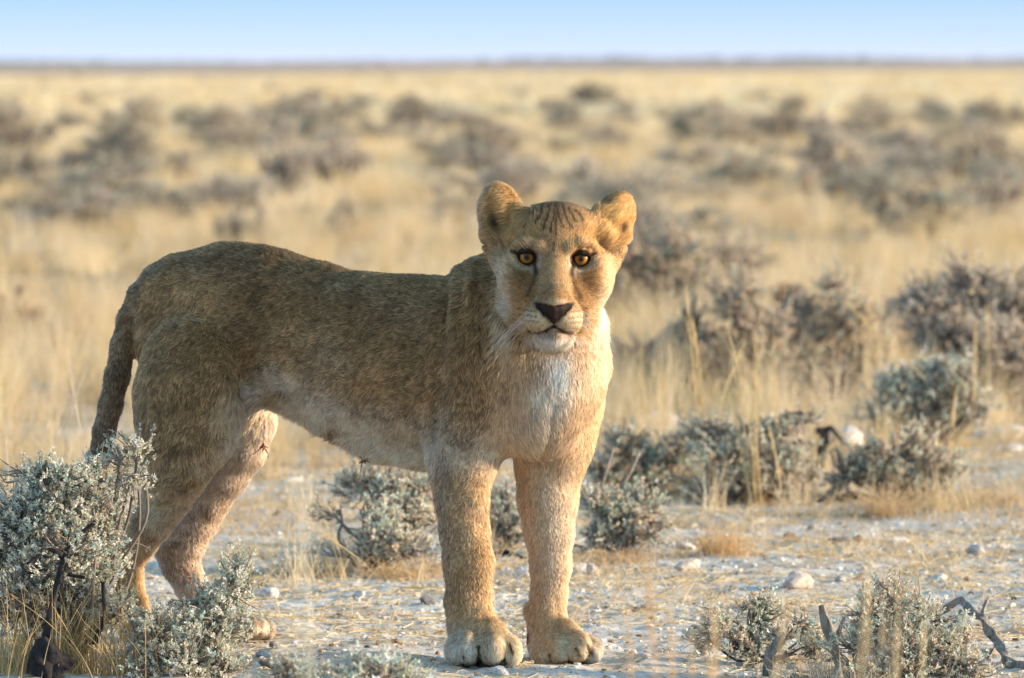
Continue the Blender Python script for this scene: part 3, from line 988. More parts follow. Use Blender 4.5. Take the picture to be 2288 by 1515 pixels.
def fur_length(P, Nn, head):
    px, py = to_px(P); y = P[:, 1] - D0
    L = np.full(len(P), 0.0125)

    def b(X, Y, rx, ry, v, mask=None, p=2):
        nonlocal L
        w = np.exp(-(np.abs((px - X) / rx) ** p + np.abs((py - Y) / ry) ** p))
        if mask is not None: w = w * mask
        L = L + (v - L) * w
    bel = np.interp(px, [480, 600, 650, 720, 800, 900, 980], [930, 905, 920, 955, 1005, 1040, 1045])
    w = np.exp(-((py - bel) / 55) ** 2) * (px > 470) * (px < 980) * (y < 0.5)
    L = L + (0.034 - L) * w
    b(1045, 1200, 90, 240, 0.008, ~head); b(1230, 1220, 80, 240, 0.009, ~head)
    b(400, 1250, 160, 130, 0.010, ~head)
    b(1120, 730, 60, 90, 0.024, ~head); b(1330, 740, 60, 100, 0.020, ~head)
    b(1220, 880, 110, 120, 0.020, ~head)
    b(1190, 1000, 60, 40, 0.022, ~head); b(1255, 1030, 20, 50, 0.020, ~head)
    L[(py > 1410) & (px > 950)] = 0.013
    tail = (px < 300) & (py > 640) & (y > 0.44)
    L[tail] = 0.009
    L = np.where((py > 1120) & (px < 260), 0.03, L)
    # head
    hd = np.hypot((px - 1240), (py - 690))
    Lh = np.interp(hd, [0, 30, 90, 150, 240], [0.0025, 0.0035, 0.0065, 0.0095, 0.011])
    Lh = Lh + (0.0045 - Lh) * np.exp(-((px - 1240) ** 2 / 60 ** 2 + (py - 590) ** 2 / 80 ** 2))
    Lh = Lh + (0.0032 - Lh) * np.exp(-(((px - 1242) / 62) ** 2 + ((py - 495) / 36) ** 2))
    for X, Y, r_, v in ((1128, 475, 40, 0.024), (1165, 500, 30, 0.024), (1340, 520, 30, 0.024), (1368, 480, 30, 0.022), (1110, 540, 26, 0.018), (1385, 540, 22, 0.016),
                        (1135, 690, 30, 0.022), (1345, 690, 30, 0.022), (1238, 768, 36, 0.014), (1190, 758, 22, 0.016), (1290, 758, 22, 0.016)):
        Lh = Lh + (v - Lh) * np.exp(-((px - X) ** 2 + (py - Y) ** 2) / r_ ** 2)
    L = np.where(head, Lh, L)
    return L


def make_fur():
    V, F = BV, BF
    T = np.concatenate([F[:, [0, 1, 2]], F[:, [0, 2, 3]]])
    a, b, c = V[T[:, 0]], V[T[:, 1]], V[T[:, 2]]
    ar = 0.5 * np.linalg.norm(np.cross(b - a, c - a), axis=1)
    cen = (a + b + c) / 3
    n = np.cross(b - a, c - a); n /= np.maximum(np.linalg.norm(n, axis=1, keepdims=True), 1e-12)
    px, py = to_px(cen); y = cen[:, 1] - D0
    head = (px > 1060) & (py < 790) & (y < 0.02)
    dens = np.where(head, 75e4, 32e4)
    vdir = np.array([0, 0, CAMH]) - cen; vdir /= np.linalg.norm(vdir, axis=1, keepdims=True)
    dens = dens * np.where((n * vdir).sum(1) < -0.45, 0.18, 1.0)      # thinner on the side turned away
    dens = dens * (1.0 if HQ else 0.3)
    cnt = rng.poisson(ar * dens)
    ti = np.repeat(np.arange(len(T)), cnt)
    u = rng.random((len(ti), 2)); s_ = np.sqrt(u[:, 0])
    w0, w1, w2 = 1 - s_, s_ * (1 - u[:, 1]), s_ * u[:, 1]
    t = T[ti]
    P = V[t[:, 0]] * w0[:, None] + V[t[:, 1]] * w1[:, None] + V[t[:, 2]] * w2[:, None]
    Nn = BN[t[:, 0]] * w0[:, None] + BN[t[:, 1]] * w1[:, None] + BN[t[:, 2]] * w2[:, None]
    Nn /= np.linalg.norm(Nn, axis=1, keepdims=True)
    px, py = to_px(P)
    keep = np.ones(len(P), bool)
    for ex, ey, _ in EYES:
        keep &= ~((np.hypot(px - ex, py - ey) < 24) & (P[:, 1] < D0 - 0.1))
    for pts, w_ in (([(1203, 684), (1224, 691), (1238, 693), (1252, 691), (1273, 685)], 8), ([(1222, 699), (1238, 705), (1254, 699)], 9), ([(1238, 702), (1238, 722)], 7), ([(1226, 735), (1250, 735)], 4)):
        keep &= ~((seg_dist(px, py, pts) < w_) & (P[:, 1] < D0 + HD - 0.04))
    keep &= P[:, 2] > 0.003
    P, Nn = P[keep], Nn[keep]
    D, head = flow_dir(P, Nn)
    L = fur_length(P, Nn, head) * (0.65 + 0.7 * rng.random(len(P)))
    guard = rng.random(len(P)) < np.where(head, .03, .08)
    L = np.where(guard, L * 1.3, L)
    # clumps: neighbouring hairs share a lean
    def vec(f, seed):
        return np.stack([vnoise(P, f, seed + i * 7) - 0.5 for i in range(3)], 1)
    # tufts: hairs lean toward a jittered cell centre
    cs = np.where(head, 0.006, 0.011)[:, None]
    sq = P / cs
    ce = np.floor(sq)
    jit = np.stack([hash3(ce[:, 0].astype(int), ce[:, 1].astype(int), ce[:, 2].astype(int), 31 + q) for q in range(3)], 1)
    cc = (ce + 0.2 + 0.6 * jit) * cs
    tw = vec(24, 3) * 1.0 + vec(70, 5) * 1.3 + vec(190, 9) * 0.8
    tw = np.where(head[:, None], tw * 0.4, tw)
    bpx, bpy_ = to_px(P)
    tw = np.where(((bpx > 1085) & ~head)[:, None], tw * 0.42, tw)
    D2 = D + tw
    D2 = D2 - Nn * np.sum(D2 * Nn, axis=1, keepdims=True)
    D2 /= np.maximum(np.linalg.norm(D2, axis=1, keepdims=True), 1e-6)
    lift = np.where(head, 0.42, 0.50) * (0.7 + 0.6 * rng.random(len(P)))
    lift = np.where((L > 0.018), lift * 0.75, lift)
    d0 = D2 * np.cos(lift * 1.5)[:, None] + Nn * np.sin(lift * 1.5)[:, None]
    d1 = D2 * np.cos(lift * 0.9)[:, None] + Nn * np.sin(lift * 0.9)[:, None]
    d2 = D2 * np.cos(lift * 0.35)[:, None] + Nn * np.sin(lift * 0.35)[:, None]
    d2 = d2 + rng.normal(0, 0.12, d2.shape)
    l3 = (L / 3)[:, None]
    p0 = P - Nn * 0.0008
    p1 = p0 + d0 * l3
    p2 = p1 + d1 * l3
    p3 = p2 + d2 * l3
    pull = (cc + Nn * 0.0 + D2 * L[:, None] * 0.8) - p3
    pull = pull - Nn * np.sum(pull * Nn, axis=1, keepdims=True)
    pl = np.linalg.norm(pull, axis=1, keepdims=True)
    pull = pull * np.minimum(1, 0.20 * L[:, None] / np.maximum(pl, 1e-6))
    pull = pull * np.where((bpx > 1085) & ~head, 0.15, 1.0)[:, None]
    p3 = p3 + pull * 0.9; p2 = p2 + pull * 0.4
    pts = np.stack([p0, p1, p2, p3], 1).astype(np.float32)
    for q in range(1, 4):
        pts[:, q, 2] = np.maximum(pts[:, q, 2], 0.002)
    C = coat(P, Nn)
    pale_ = C.mean(1)
    var = 1 + np.where(head, .45, .65) * (rng.random(len(P)) - 0.5)
    ck = hash3(ce[:, 0].astype(int), ce[:, 1].astype(int), ce[:, 2].astype(int), 77)
    var = var * (1 + np.where(head, 0.12, np.where(pale_ < .35, .34, .2)) * (ck - 0.5) * 2)
    darkh = rng.random(len(P)) < np.where(head, 0.03, 0.2 * (pale_ < .42))
    var = np.where(darkh, var * 0.45, var)
    gtone = np.where(rng.random(len(P)) < .5, .42, 1.55)
    gtone = np.where(pale_ > .45, np.where(gtone < 1, .7, 1.12), gtone)
    var = np.where(guard, gtone, var)
    C = C * var[:, None]
    n = len(P)
    hc = bpy.data.hair_curves.new('fur')
    hc.add_curves([4] * n)
    hc.points.foreach_set('position', pts.ravel())
    ra = hc.attributes.new('radius', 'FLOAT', 'POINT')
    wd = np.where(head, 0.00026, 0.00038) * np.where(guard, 1.9, 1.0)
    rr = (wd[:, None] * np.array([1.0, 0.95, 0.75, 0.2])[None, :]).astype(np.float32)
    ra.data.foreach_set('value', rr.ravel())
    ca = hc.attributes.new('tint', 'FLOAT_COLOR', 'POINT')
    cc4 = np.ones((n, 4, 4), dtype=np.float32)
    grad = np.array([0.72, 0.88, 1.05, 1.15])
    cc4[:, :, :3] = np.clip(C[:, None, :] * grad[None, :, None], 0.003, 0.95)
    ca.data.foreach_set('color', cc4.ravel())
    na = hc.attributes.new('lay', 'FLOAT_VECTOR', 'POINT')
    nv = Nn[:, None, :] * 1.0 + np.stack([d0 * 0, d0 * 0.1, d1 * 0.2, d2 * 0.3], 1) + tw[:, None, :] * 0.5
    nv /= np.linalg.norm(nv, axis=2, keepdims=True)
    na.data.foreach_set('vector', nv.astype(np.float32).ravel())
    fm = N('lioness_fur')
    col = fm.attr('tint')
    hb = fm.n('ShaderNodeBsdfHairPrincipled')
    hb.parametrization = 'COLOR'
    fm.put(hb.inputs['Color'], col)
    hb.inputs['Roughness'].default_value = 0.55
    hb.inputs['Radial Roughness'].default_value = 0.8
    hb.inputs['Coat'].default_value = 0.0
    hb.inputs['IOR'].default_value = 1.4
    df = fm.n('ShaderNodeBsdfDiffuse')
    fm.put(df.inputs['Color'], col)
    fm.put(df.inputs['Normal'], fm.attr('lay', 'Vector'))
    mx = fm.n('ShaderNodeMixShader')
    mx.inputs[0].default_value = 0.3
    fm.t.links.new(df.outputs[0], mx.inputs[1])
    fm.t.links.new(hb.outputs[0], mx.inputs[2])
    fm.finish(mx.outputs[0])
    hc.materials.append(fm.m)
    o = bpy.data.objects.new('fur', hc)
    link(o)
    under(o, lion)
    print('fur', n, round(time.time() - T0, 1))


if 'fur' not in QUICK:
    make_fur()

# ------------------------------------------------------------------ ground: one sheet out to the horizon
def ground_height(x, y):
    P = np.stack([x, y, np.zeros_like(x)], 1)
    d = np.hypot(x, y)
    near = sstep(60, 25, d)
    h = (fbm(P, 1.3, 41, 2) - 0.5) * 0.05 * near
    h += (fbm(P, 9, 43, 3) - 0.5) * 0.022 * near
    h += (fbm(P, 45, 47, 2) - 0.5) * 0.009 * sstep(30, 20, d)
    h += (fbm(P, 0.02, 51, 2) - 0.5) * 1.2 * sstep(90, 400, d)
    # keep the ground level where the paws stand
    for (qx, qy) in ((1075, 1475), (1250, 1470), (350, 1445), (545, 1425)):
        g = on_ground(qx, qy)
        w = np.exp(-((x - g[0]) ** 2 + (y - g[1]) ** 2) / 0.16 ** 2)
        h = h * (1 - w) + (-0.002) * w
    return h


def build_ground():
    rad = [0.5, 2, 4, 6, 8, 10, 11, 12, 12.5]
    rad = np.array(rad + list(np.arange(12.8, 19.5, 0.012)) + list(19.5 * np.exp(np.arange(0, 5.99, 0.0035) ** 1.0 * 1.0)))
    rad = rad[rad < 7800]
    # coarser rows far out
    far = rad[rad > 120][::6]
    rad = np.concatenate([rad[rad <= 120], far, [7800, 12000, 30000]])
    fine = np.linspace(-R(6.2), R(6.2), 380)
    wide = np.concatenate([-np.geomspace(R(7), R(178), 26)[::-1], fine, np.geomspace(R(7), R(178), 26)])
    A, B = np.meshgrid(wide, rad)
    x = (np.sin(A) * B).ravel(); y = (np.cos(A) * B).ravel()
    z = ground_height(x, y)
    nr, na = B.shape
    idx = np.arange(nr * na).reshape(nr, na)
    F = np.stack([idx[:-1, :-1], idx[:-1, 1:], idx[1:, 1:], idx[1:, :-1]], -1).reshape(-1, 4)[:, ::-1]
    # close the wedge behind the camera
    F2 = np.stack([idx[:-1, -1], idx[:-1, 0], idx[1:, 0], idx[1:, -1]], -1)[:, ::-1]
    g = N('chalk_ground')
    geo = g.n('ShaderNodeNewGeometry')
    pos = geo.outputs['Position']
    sp = g.n('ShaderNodeSeparateXYZ'); g.t.links.new(pos, sp.inputs[0])
    vl = g.n('ShaderNodeVectorMath', operation='LENGTH'); g.t.links.new(pos, vl.inputs[0])
    dist = vl.outputs['Value']
    chalk = g.ramp(g.noise(38, 5, pos, 0.7), [(0.30, (0.36, 0.32, 0.27)), (0.43, (0.55, 0.515, 0.45)), (0.6, (0.71, 0.68, 0.625)), (0.8, (0.82, 0.80, 0.76))])
    straw = g.ramp(g.noise(60, 5, pos, 0.75), [(0.32, (0.16, 0.10, 0.055)), (0.5, (0.40, 0.27, 0.13)), (0.7, (0.58, 0.42, 0.22))])
    m1 = g.ramp(g.noise(3.2, 5, pos, 0.65), [(0.45, 0.0), (0.63, 1.0)])
    mr = g.n('ShaderNodeMapRange'); g.put(mr.inputs[0], dist); mr.inputs[1].default_value = 17; mr.inputs[2].default_value = 32; mr.inputs[3].default_value = 0.0; mr.inputs[4].default_value = 0.75
    m2 = g.math('MINIMUM', g.math('ADD', g.math('MULTIPLY', m1, 0.62), mr.outputs[0]), 1.0)
    col = g.mix(m2, chalk, straw)
    specks = g.ramp(g.noise(150, 2, pos), [(0.30, 1.0), (0.36, 0.0)])
    col = g.mix(g.math('MULTIPLY', specks, 0.6), col, (0.13, 0.10, 0.08))
    # far plain: tall golden grass, then a browner band of scrub
    fm_ = g.n('ShaderNodeMapping'); fm_.inputs['Scale'].default_value = (0.012, 0.035, 0.0); g.t.links.new(pos, fm_.inputs[0])
    fn = g.noise(1.0, 6, fm_.outputs[0], 0.62)
    gold = g.ramp(fn, [(0.3, (0.50, 0.39, 0.23)), (0.55, (0.70, 0.55, 0.31)), (0.75, (0.76, 0.63, 0.40))])
    mrf = g.n('ShaderNodeMapRange'); g.put(mrf.inputs[0], dist); mrf.inputs[1].default_value = 40; mrf.inputs[2].default_value = 130
    col = g.mix(mrf.outputs[0], col, gold)
    brown = g.ramp(fn, [(0.3, (0.34, 0.245, 0.185)), (0.7, (0.50, 0.37, 0.27))])
    mrb = g.n('ShaderNodeMapRange'); g.put(mrb.inputs[0], g.math('ADD', dist, g.math('MULTIPLY', fn, 500.0))); mrb.inputs[1].default_value = 820; mrb.inputs[2].default_value = 1150
    col = g.mix(mrb.outputs[0], col, brown)
    hgt = g.math('ADD', g.noise(70, 5, pos, 0.7), g.math('MULTIPLY', g.noise(300, 2, pos), 0.4))
    g.bsdf(col, 0.95, 0.1, bump=hgt, bstr=0.6, bdist=0.012)
    o = mesh_np('ground', np.stack([x, y, z], 1), [F, F2], g.m)
    return tag(o, kind='structure')


ground = build_ground()
print('ground', round(time.time() - T0, 1))


def gz(x, y):
    x = np.atleast_1d(np.asarray(x, float)); y = np.atleast_1d(np.asarray(y, float))
    return ground_height(x, y)


def wedge_points(n, d0, d1, margin=1.25, power=1.0):
    """random ground points inside a widened view wedge, uniform by area"""
    d = np.sqrt(d0 ** 2 + (d1 ** 2 - d0 ** 2) * rng.random(n) ** power)
    hw = (1144 / FPX) * margin * d + 0.15
    x = (rng.random(n) * 2 - 1) * hw
    return x, d


# ------------------------------------------------------------------ curves (grass, twigs)
def curves_obj(name, pts, radii, tint, mat, parent=None, link_it=True):
    """pts (n,k,3), radii (n,k), tint (n,3) or (n,k,3)"""
    n, k = pts.shape[:2]
    hc = bpy.data.hair_curves.new(name)
    hc.add_curves([k] * n)
    hc.points.foreach_set('position', np.ascontiguousarray(pts, dtype=np.float32).ravel())
    a = hc.attributes.new('radius', 'FLOAT', 'POINT')
    a.data.foreach_set('value', np.ascontiguousarray(radii, dtype=np.float32).ravel())
    c = hc.attributes.new('tint', 'FLOAT_COLOR', 'POINT')
    c4 = np.ones((n, k, 4), dtype=np.float32)
    c4[:, :, :3] = tint if tint.ndim == 3 else tint[:, None, :]
    c.data.foreach_set('color', c4.ravel())
    hc.materials.append(mat)
    if not link_it:
        return hc
    o = bpy.data.objects.new(name, hc)
    return link(o, parent)


def matte_strand(name, trans=0.35):
    m = N(name)
    return m.bsdf(m.attr('tint'), 0.8, 0.15, trans=trans)


MAT_GRASS = matte_strand('dry_grass_strand', 0.4)
MAT_TWIG = matte_strand('twig_bark', 0.0)


def blades(x, y, h, lean, r, cols, droop=0.3, z0=None, k=4):
    n = len(x)
    z = gz(x, y) if z0 is None else z0
    a = rng.random(n) * 2 * np.pi
    lx, ly = np.cos(a) * lean, np.sin(a) * lean
    t = np.linspace(0, 1, k)[None, :]
    X = x[:, None] + lx[:, None] * h[:, None] * (t + droop * t * t)
    Y = y[:, None] + ly[:, None] * h[:, None] * (t + droop * t * t)
    Z = z[:, None] + h[:, None] * (t - droop * np.abs(lean)[:, None] * t * t) - 0.003
    rad = r[:, None] * (1 - 0.75 * t)
    return np.stack([X, Y, Z], 2), rad * np.ones((n, k)), cols


STRAW = np.array([(0.66, 0.51, 0.27), (0.74, 0.60, 0.37), (0.56, 0.41, 0.22), (0.68, 0.56, 0.39), (0.46, 0.34, 0.20), (0.78, 0.67, 0.47)])


def straw_cols(n, w=None):
    i = rng.integers(0, len(STRAW), n) if w is None else rng.choice(len(STRAW), n, p=np.array(w) / sum(w))
    return STRAW[i] * (0.8 + 0.4 * rng.random((n, 1)))


def P3(x, y):
    return np.stack([x, y, np.zeros_like(x)], 1)


def clump_keep(x, y, f, lo, hi, seed):
    v = fbm(P3(x, y), f, seed, 3)
    return rng.random(len(x)) < sstep(lo, hi, v)


def grasses():
    # straw litter lying flat on the chalk
    x, y = wedge_points(50000, 13.4, 24)
    k = clump_keep(x, y, 2.6, 0.34, 0.60, 61)
    x, y = x[k], y[k]; n = len(x)
    a = rng.random(n) * 2 * np.pi
    L = 0.012 + 0.10 * rng.random(n) ** 3
    t = np.linspace(-.5, .5, 3)[None, :]
    bend = (rng.random(n) - .5)[:, None] * 0.5 * L[:, None]
    X = x[:, None] + np.cos(a)[:, None] * t * L[:, None] - np.sin(a)[:, None] * bend * (1 - 4 * t * t)
    Y = y[:, None] + np.sin(a)[:, None] * t * L[:, None] + np.cos(a)[:, None] * bend * (1 - 4 * t * t)
    Z = np.stack([gz(X[:, i], Y[:, i]) for i in range(3)], 1) + 0.002 + 0.008 * rng.random((n, 3))
    rr = (0.0006 + 0.0011 * rng.random(n))[:, None] * np.ones((1, 3))
    tag(curves_obj('straw_litter', np.stack([X, Y, Z], 2), rr, straw_cols(n), MAT_GRASS), kind='stuff', label='dry straw and broken stalks littering the chalky ground')
    # short scrubby grass in patches near
    sets = []
    x, y = wedge_points(30000, 15.7, 27)
    k = clump_keep(x, y, 2.6, 0.50, 0.62, 71) & (rng.random(len(x)) < sstep(15.6, 19, y) * 0.85 + 0.15)
    x, y = x[k], y[k]
    sets.append(blades(x, y, 0.03 + 0.09 * rng.random(len(x)), 0.3 + 0.7 * rng.random(len(x)), 0.0008 + 0.0008 * rng.random(len(x)), straw_cols(len(x)) * np.array([1.0, .92, .85])))
    # tufts: many blades from one root
    def tufts(m, d0, d1, nb, hmin, hmax, r, seed, lo=.42, hi=.6, f=.9, spread=.03, bright=1.0, ymul=1.0):
        x, y = wedge_points(m, d0, d1)
        k = clump_keep(x, y, f, lo, hi, seed); x, y = x[k], y[k]
        hh = hmin + (hmax - hmin) * rng.random(len(x)) ** 1.6
        X = np.repeat(x, nb) + rng.normal(0, spread, len(x) * nb)
        Y = np.repeat(y, nb) + rng.normal(0, spread, len(x) * nb)
        H = np.repeat(hh, nb) * (0.5 + 0.6 * rng.random(len(X)))
        c = np.repeat(straw_cols(len(x), [3, 3, 2, 2, 1, 1]), nb, 0) * (0.85 + 0.3 * rng.random((len(X), 1))) * bright
        z = np.repeat(gz(x, y), nb)
        sets.append(blades(X, Y, H, np.abs(rng.normal(0, .28, len(X))), np.full(len(X), r), c, z0=z))
    tufts(260, 17.0, 24, 16, .06, .22, .0011, 81, .48, .6)
    tufts(1500, 21.5, 34, 22, .10, .30, .0014, 83, .40, .58)
    tufts(900, 23.5, 36, 26, .22, .50, .0016, 84, .30, .5)
    tufts(4600, 30, 70, 20, .14, .36, .0024, 85, .36, .56, f=.5, spread=.06)
    tufts(7000, 65, 170, 14, .16, .40, .006, 87, .34, .52, f=.15, spread=.14)
    P = np.concatenate([s[0] for s in sets]); Rr = np.concatenate([s[1] for s in sets]); Cc = np.concatenate([s[2] for s in sets])
    tag(curves_obj('dry_grass', P, Rr, np.clip(Cc, 0, .9), MAT_GRASS), kind='stuff', label='golden dry grass covering the plain behind the lioness')
    sets.clear()
    tufts(9000, 165, 620, 8, .2, .5, .03, 89, .30, .5, f=.03, spread=.5, bright=1.05)
    P, Rr, Cc = sets[0]
    tag(curves_obj('distant_grass', P, Rr, np.clip(Cc, 0, .9), MAT_GRASS), kind='stuff', label='far golden grassland running to the horizon')


if 'grass' not in QUICK:
    grasses()
print('grass', round(time.time() - T0, 1))


# ------------------------------------------------------------------ far tree line on the horizon
def tree_line():
    V = []; F = []
    n = 0
    for i in range(300):
        d = 7600 + 1600 * rng.random()
        ang = R(-8 + 16 * rng.random())
        x, y = math.sin(ang) * d, math.cos(ang) * d
        w = 40 + 120 * rng.random(); h = 2.4 + 2.6 * rng.random() ** 2 * (1.6 if math.sin(ang * 50) > 0 else .7)
        for q in range(5):
            cx = x + rng.normal(0, w * .4); cy = y + rng.normal(0, 10); r_ = h * (.5 + .4 * rng.random()); cz = h - r_ * .7
            vs, fs = ico_np(1)
            vs = vs * (1 + .25 * (rng.random((len(vs), 1)) - .5)) * np.array([r_ * 2.0, r_ * 1.6, r_]) + np.array([cx, cy, max(cz, r_ * .6)])
            V.append(vs); F.append(fs + n); n += len(vs)
    m = N('distant_foliage'); m.bsdf((0.085, 0.10, 0.075), 0.9, 0.1)
    tag(mesh_np('distant_treeline', np.concatenate(V), np.concatenate(F), m.m), kind='stuff', label='blue-grey line of trees along the horizon')


def ico_np(sub):
    import bmesh
    bm = bmesh.new()
    bmesh.ops.create_icosphere(bm, subdivisions=sub, radius=1.0)
    bm.verts.ensure_lookup_table()
    V = np.array([v.co[:] for v in bm.verts]); F = np.array([[v.index for v in f.verts] for f in bm.faces])
    bm.free()
    return V, F


tree_line()

# ------------------------------------------------------------------ shrubs
MAT_LEAF = N('sage_leaf')
MAT_LEAF = MAT_LEAF.bsdf(MAT_LEAF.attr('tint'), 0.75, 0.15, trans=0.35)

PAL = {   # sprig colours: (colour, weight)
    'sage': [((0.66, 0.64, 0.50), 4), ((0.78, 0.76, 0.62), 4), ((0.46, 0.57, 0.48), 2), ((0.52, 0.45, 0.34), 2), ((0.34, 0.29, 0.22), 1)],
    'teal': [((0.50, 0.56, 0.45), 3), ((0.66, 0.64, 0.50), 3), ((0.60, 0.50, 0.37), 3), ((0.40, 0.31, 0.22), 2), ((0.72, 0.63, 0.48), 3)],
    'dry': [((0.52, 0.58, 0.46), 3), ((0.60, 0.63, 0.50), 3), ((0.74, 0.62, 0.46), 4), ((0.50, 0.38, 0.27), 2), ((0.84, 0.74, 0.58), 3)],
    'brown': [((0.70, 0.55, 0.40), 4), ((0.60, 0.48, 0.36), 3), ((0.54, 0.56, 0.46), 3), ((0.80, 0.62, 0.40), 3)],
    'dark': [((0.34, 0.30, 0.22), 4), ((0.44, 0.35, 0.25), 3), ((0.36, 0.36, 0.29), 3)],
    'pink': [((0.72, 0.60, 0.48), 4), ((0.60, 0.51, 0.41), 3), ((0.56, 0.53, 0.43), 2)],
    'green': [((0.44, 0.46, 0.37), 4), ((0.54, 0.52, 0.40), 3), ((0.56, 0.45, 0.31), 2)],
    'rust': [((0.56, 0.36, 0.20), 4), ((0.46, 0.32, 0.21), 3)],
}


def foliage_np(lobes, base, nspr, sprig_len, leaf_len, leaf_w, nleaf, pal, seed, shell=.45, up=.7):
    """lobes: (x,y,z,rx,ry,rz) arrays. Returns leaf verts, faces, colours and sprig start points"""
    g = np.random.default_rng(seed)
    lob = np.array(lobes, float)
    vol = lob[:, 3] * lob[:, 4] * lob[:, 5]
    wgt = vol ** 0.75; wgt /= wgt.sum()
    li = g.choice(len(lob), nspr, p=wgt)
    # sprigs bunch round branch tips, leaving gaps between the bunches
    nt_ = max(30, int(nspr / 15))
    tl = g.choice(len(lob), nt_, p=wgt)
    td = g.normal(size=(nt_, 3)); td /= np.linalg.norm(td, axis=1, keepdims=True)
    tr_ = (shell + (1.30 - shell) * g.random(nt_) ** 1.3) ** 0.9
    TP = lob[tl, :3] + td * tr_[:, None] * lob[tl, 3:6]
    TP[:, 2] = base[2] + np.abs(TP[:, 2] - base[2])
    ti_ = g.integers(0, nt_, nspr)
    li = tl[ti_]
    P = TP[ti_] + g.normal(0, 1, (nspr, 3)) * (lob[li, 3:6] * 0.12 + sprig_len * .35)
    stray = g.random(nspr) < .12
    dv = g.normal(size=(nspr, 3)); dv /= np.linalg.norm(dv, axis=1, keepdims=True)
    P[stray] = (lob[li, :3] + dv * (g.random((nspr, 1)) ** .4 * 1.15) * lob[li, 3:6])[stray]
    d = td[ti_]
    rr = tr_[ti_]
    keep = (P[:, 2] > base[2] + 0.01) 
    P, d, li, rr = P[keep], d[keep], li[keep], rr[keep]
    n = len(P)
    out = d * 0.9 + (P - base) / np.maximum(np.linalg.norm(P - base, axis=1, keepdims=True), 1e-6) * 0.5
    out[:, 2] += up
    out += g.normal(0, .8, (n, 3))
    out /= np.linalg.norm(out, axis=1, keepdims=True)
    L = sprig_len * (0.25 + 0.9 * g.random(n) ** 1.8)
    cols = np.array([c for c, _ in PAL[pal]]); w = np.array([w for _, w in PAL[pal]], float); w /= w.sum()
    # colour drifts across the shrub so dead and live patches form
    drift = fbm(P, 1.0 / max(0.5 * lob[:, 3].mean(), .02), seed + 5, 2)
    order = np.argsort(np.argsort(drift + g.normal(0, .05, n))) / max(n, 1)
    ci = np.searchsorted(np.cumsum(w), np.clip(order, 0, .9999))
    sc = cols[np.minimum(ci, len(cols) - 1)] * (0.75 + 0.5 * g.random((n, 1)))
    # leaves
    m = n * nleaf
    si = np.repeat(np.arange(n), nleaf)
    t = np.tile((np.arange(nleaf) + .5) / nleaf, n) + g.normal(0, .05, m)
    o = out[si]
    r1 = g.normal(size=(m, 3)); r1 -= o * np.sum(r1 * o, 1, keepdims=True); r1 /= np.linalg.norm(r1, axis=1, keepdims=True)
    q = P[si] + o * (t * L[si])[:, None]
    ld = o * (0.35 + .4 * t[:, None]) + r1 * (1.0 - 0.3 * t[:, None]) + g.normal(0, .35, (m, 3)); ld /= np.linalg.norm(ld, axis=1, keepdims=True)
    sd_ = np.cross(ld, r1 + g.normal(0, .4, (m, 3))); sd_ /= np.maximum(np.linalg.norm(sd_, axis=1, keepdims=True), 1e-6)
    nn_ = np.cross(ld, sd_)
    ll = (leaf_len * (0.6 + .8 * g.random(m)))[:, None]; lw = (leaf_w * (0.6 + .8 * g.random(m)))[:, None]
    a = q; b = q + ld * ll * .55 + sd_ * lw; c = q + ld * ll + nn_ * ll * 0.22; e = q + ld * ll * .55 - sd_ * lw
    V = np.stack([a, b, c, e], 1).reshape(-1, 3)
    F = np.arange(m * 4).reshape(-1, 4)
    C = np.repeat(sc[si] * (0.85 + .3 * g.random((m, 1))), 4, 0)
    V[:, 2] = np.maximum(V[:, 2], base[2] + 0.003)
    return V, F, np.clip(C, 0.01, .8), P, out, L, li, lob


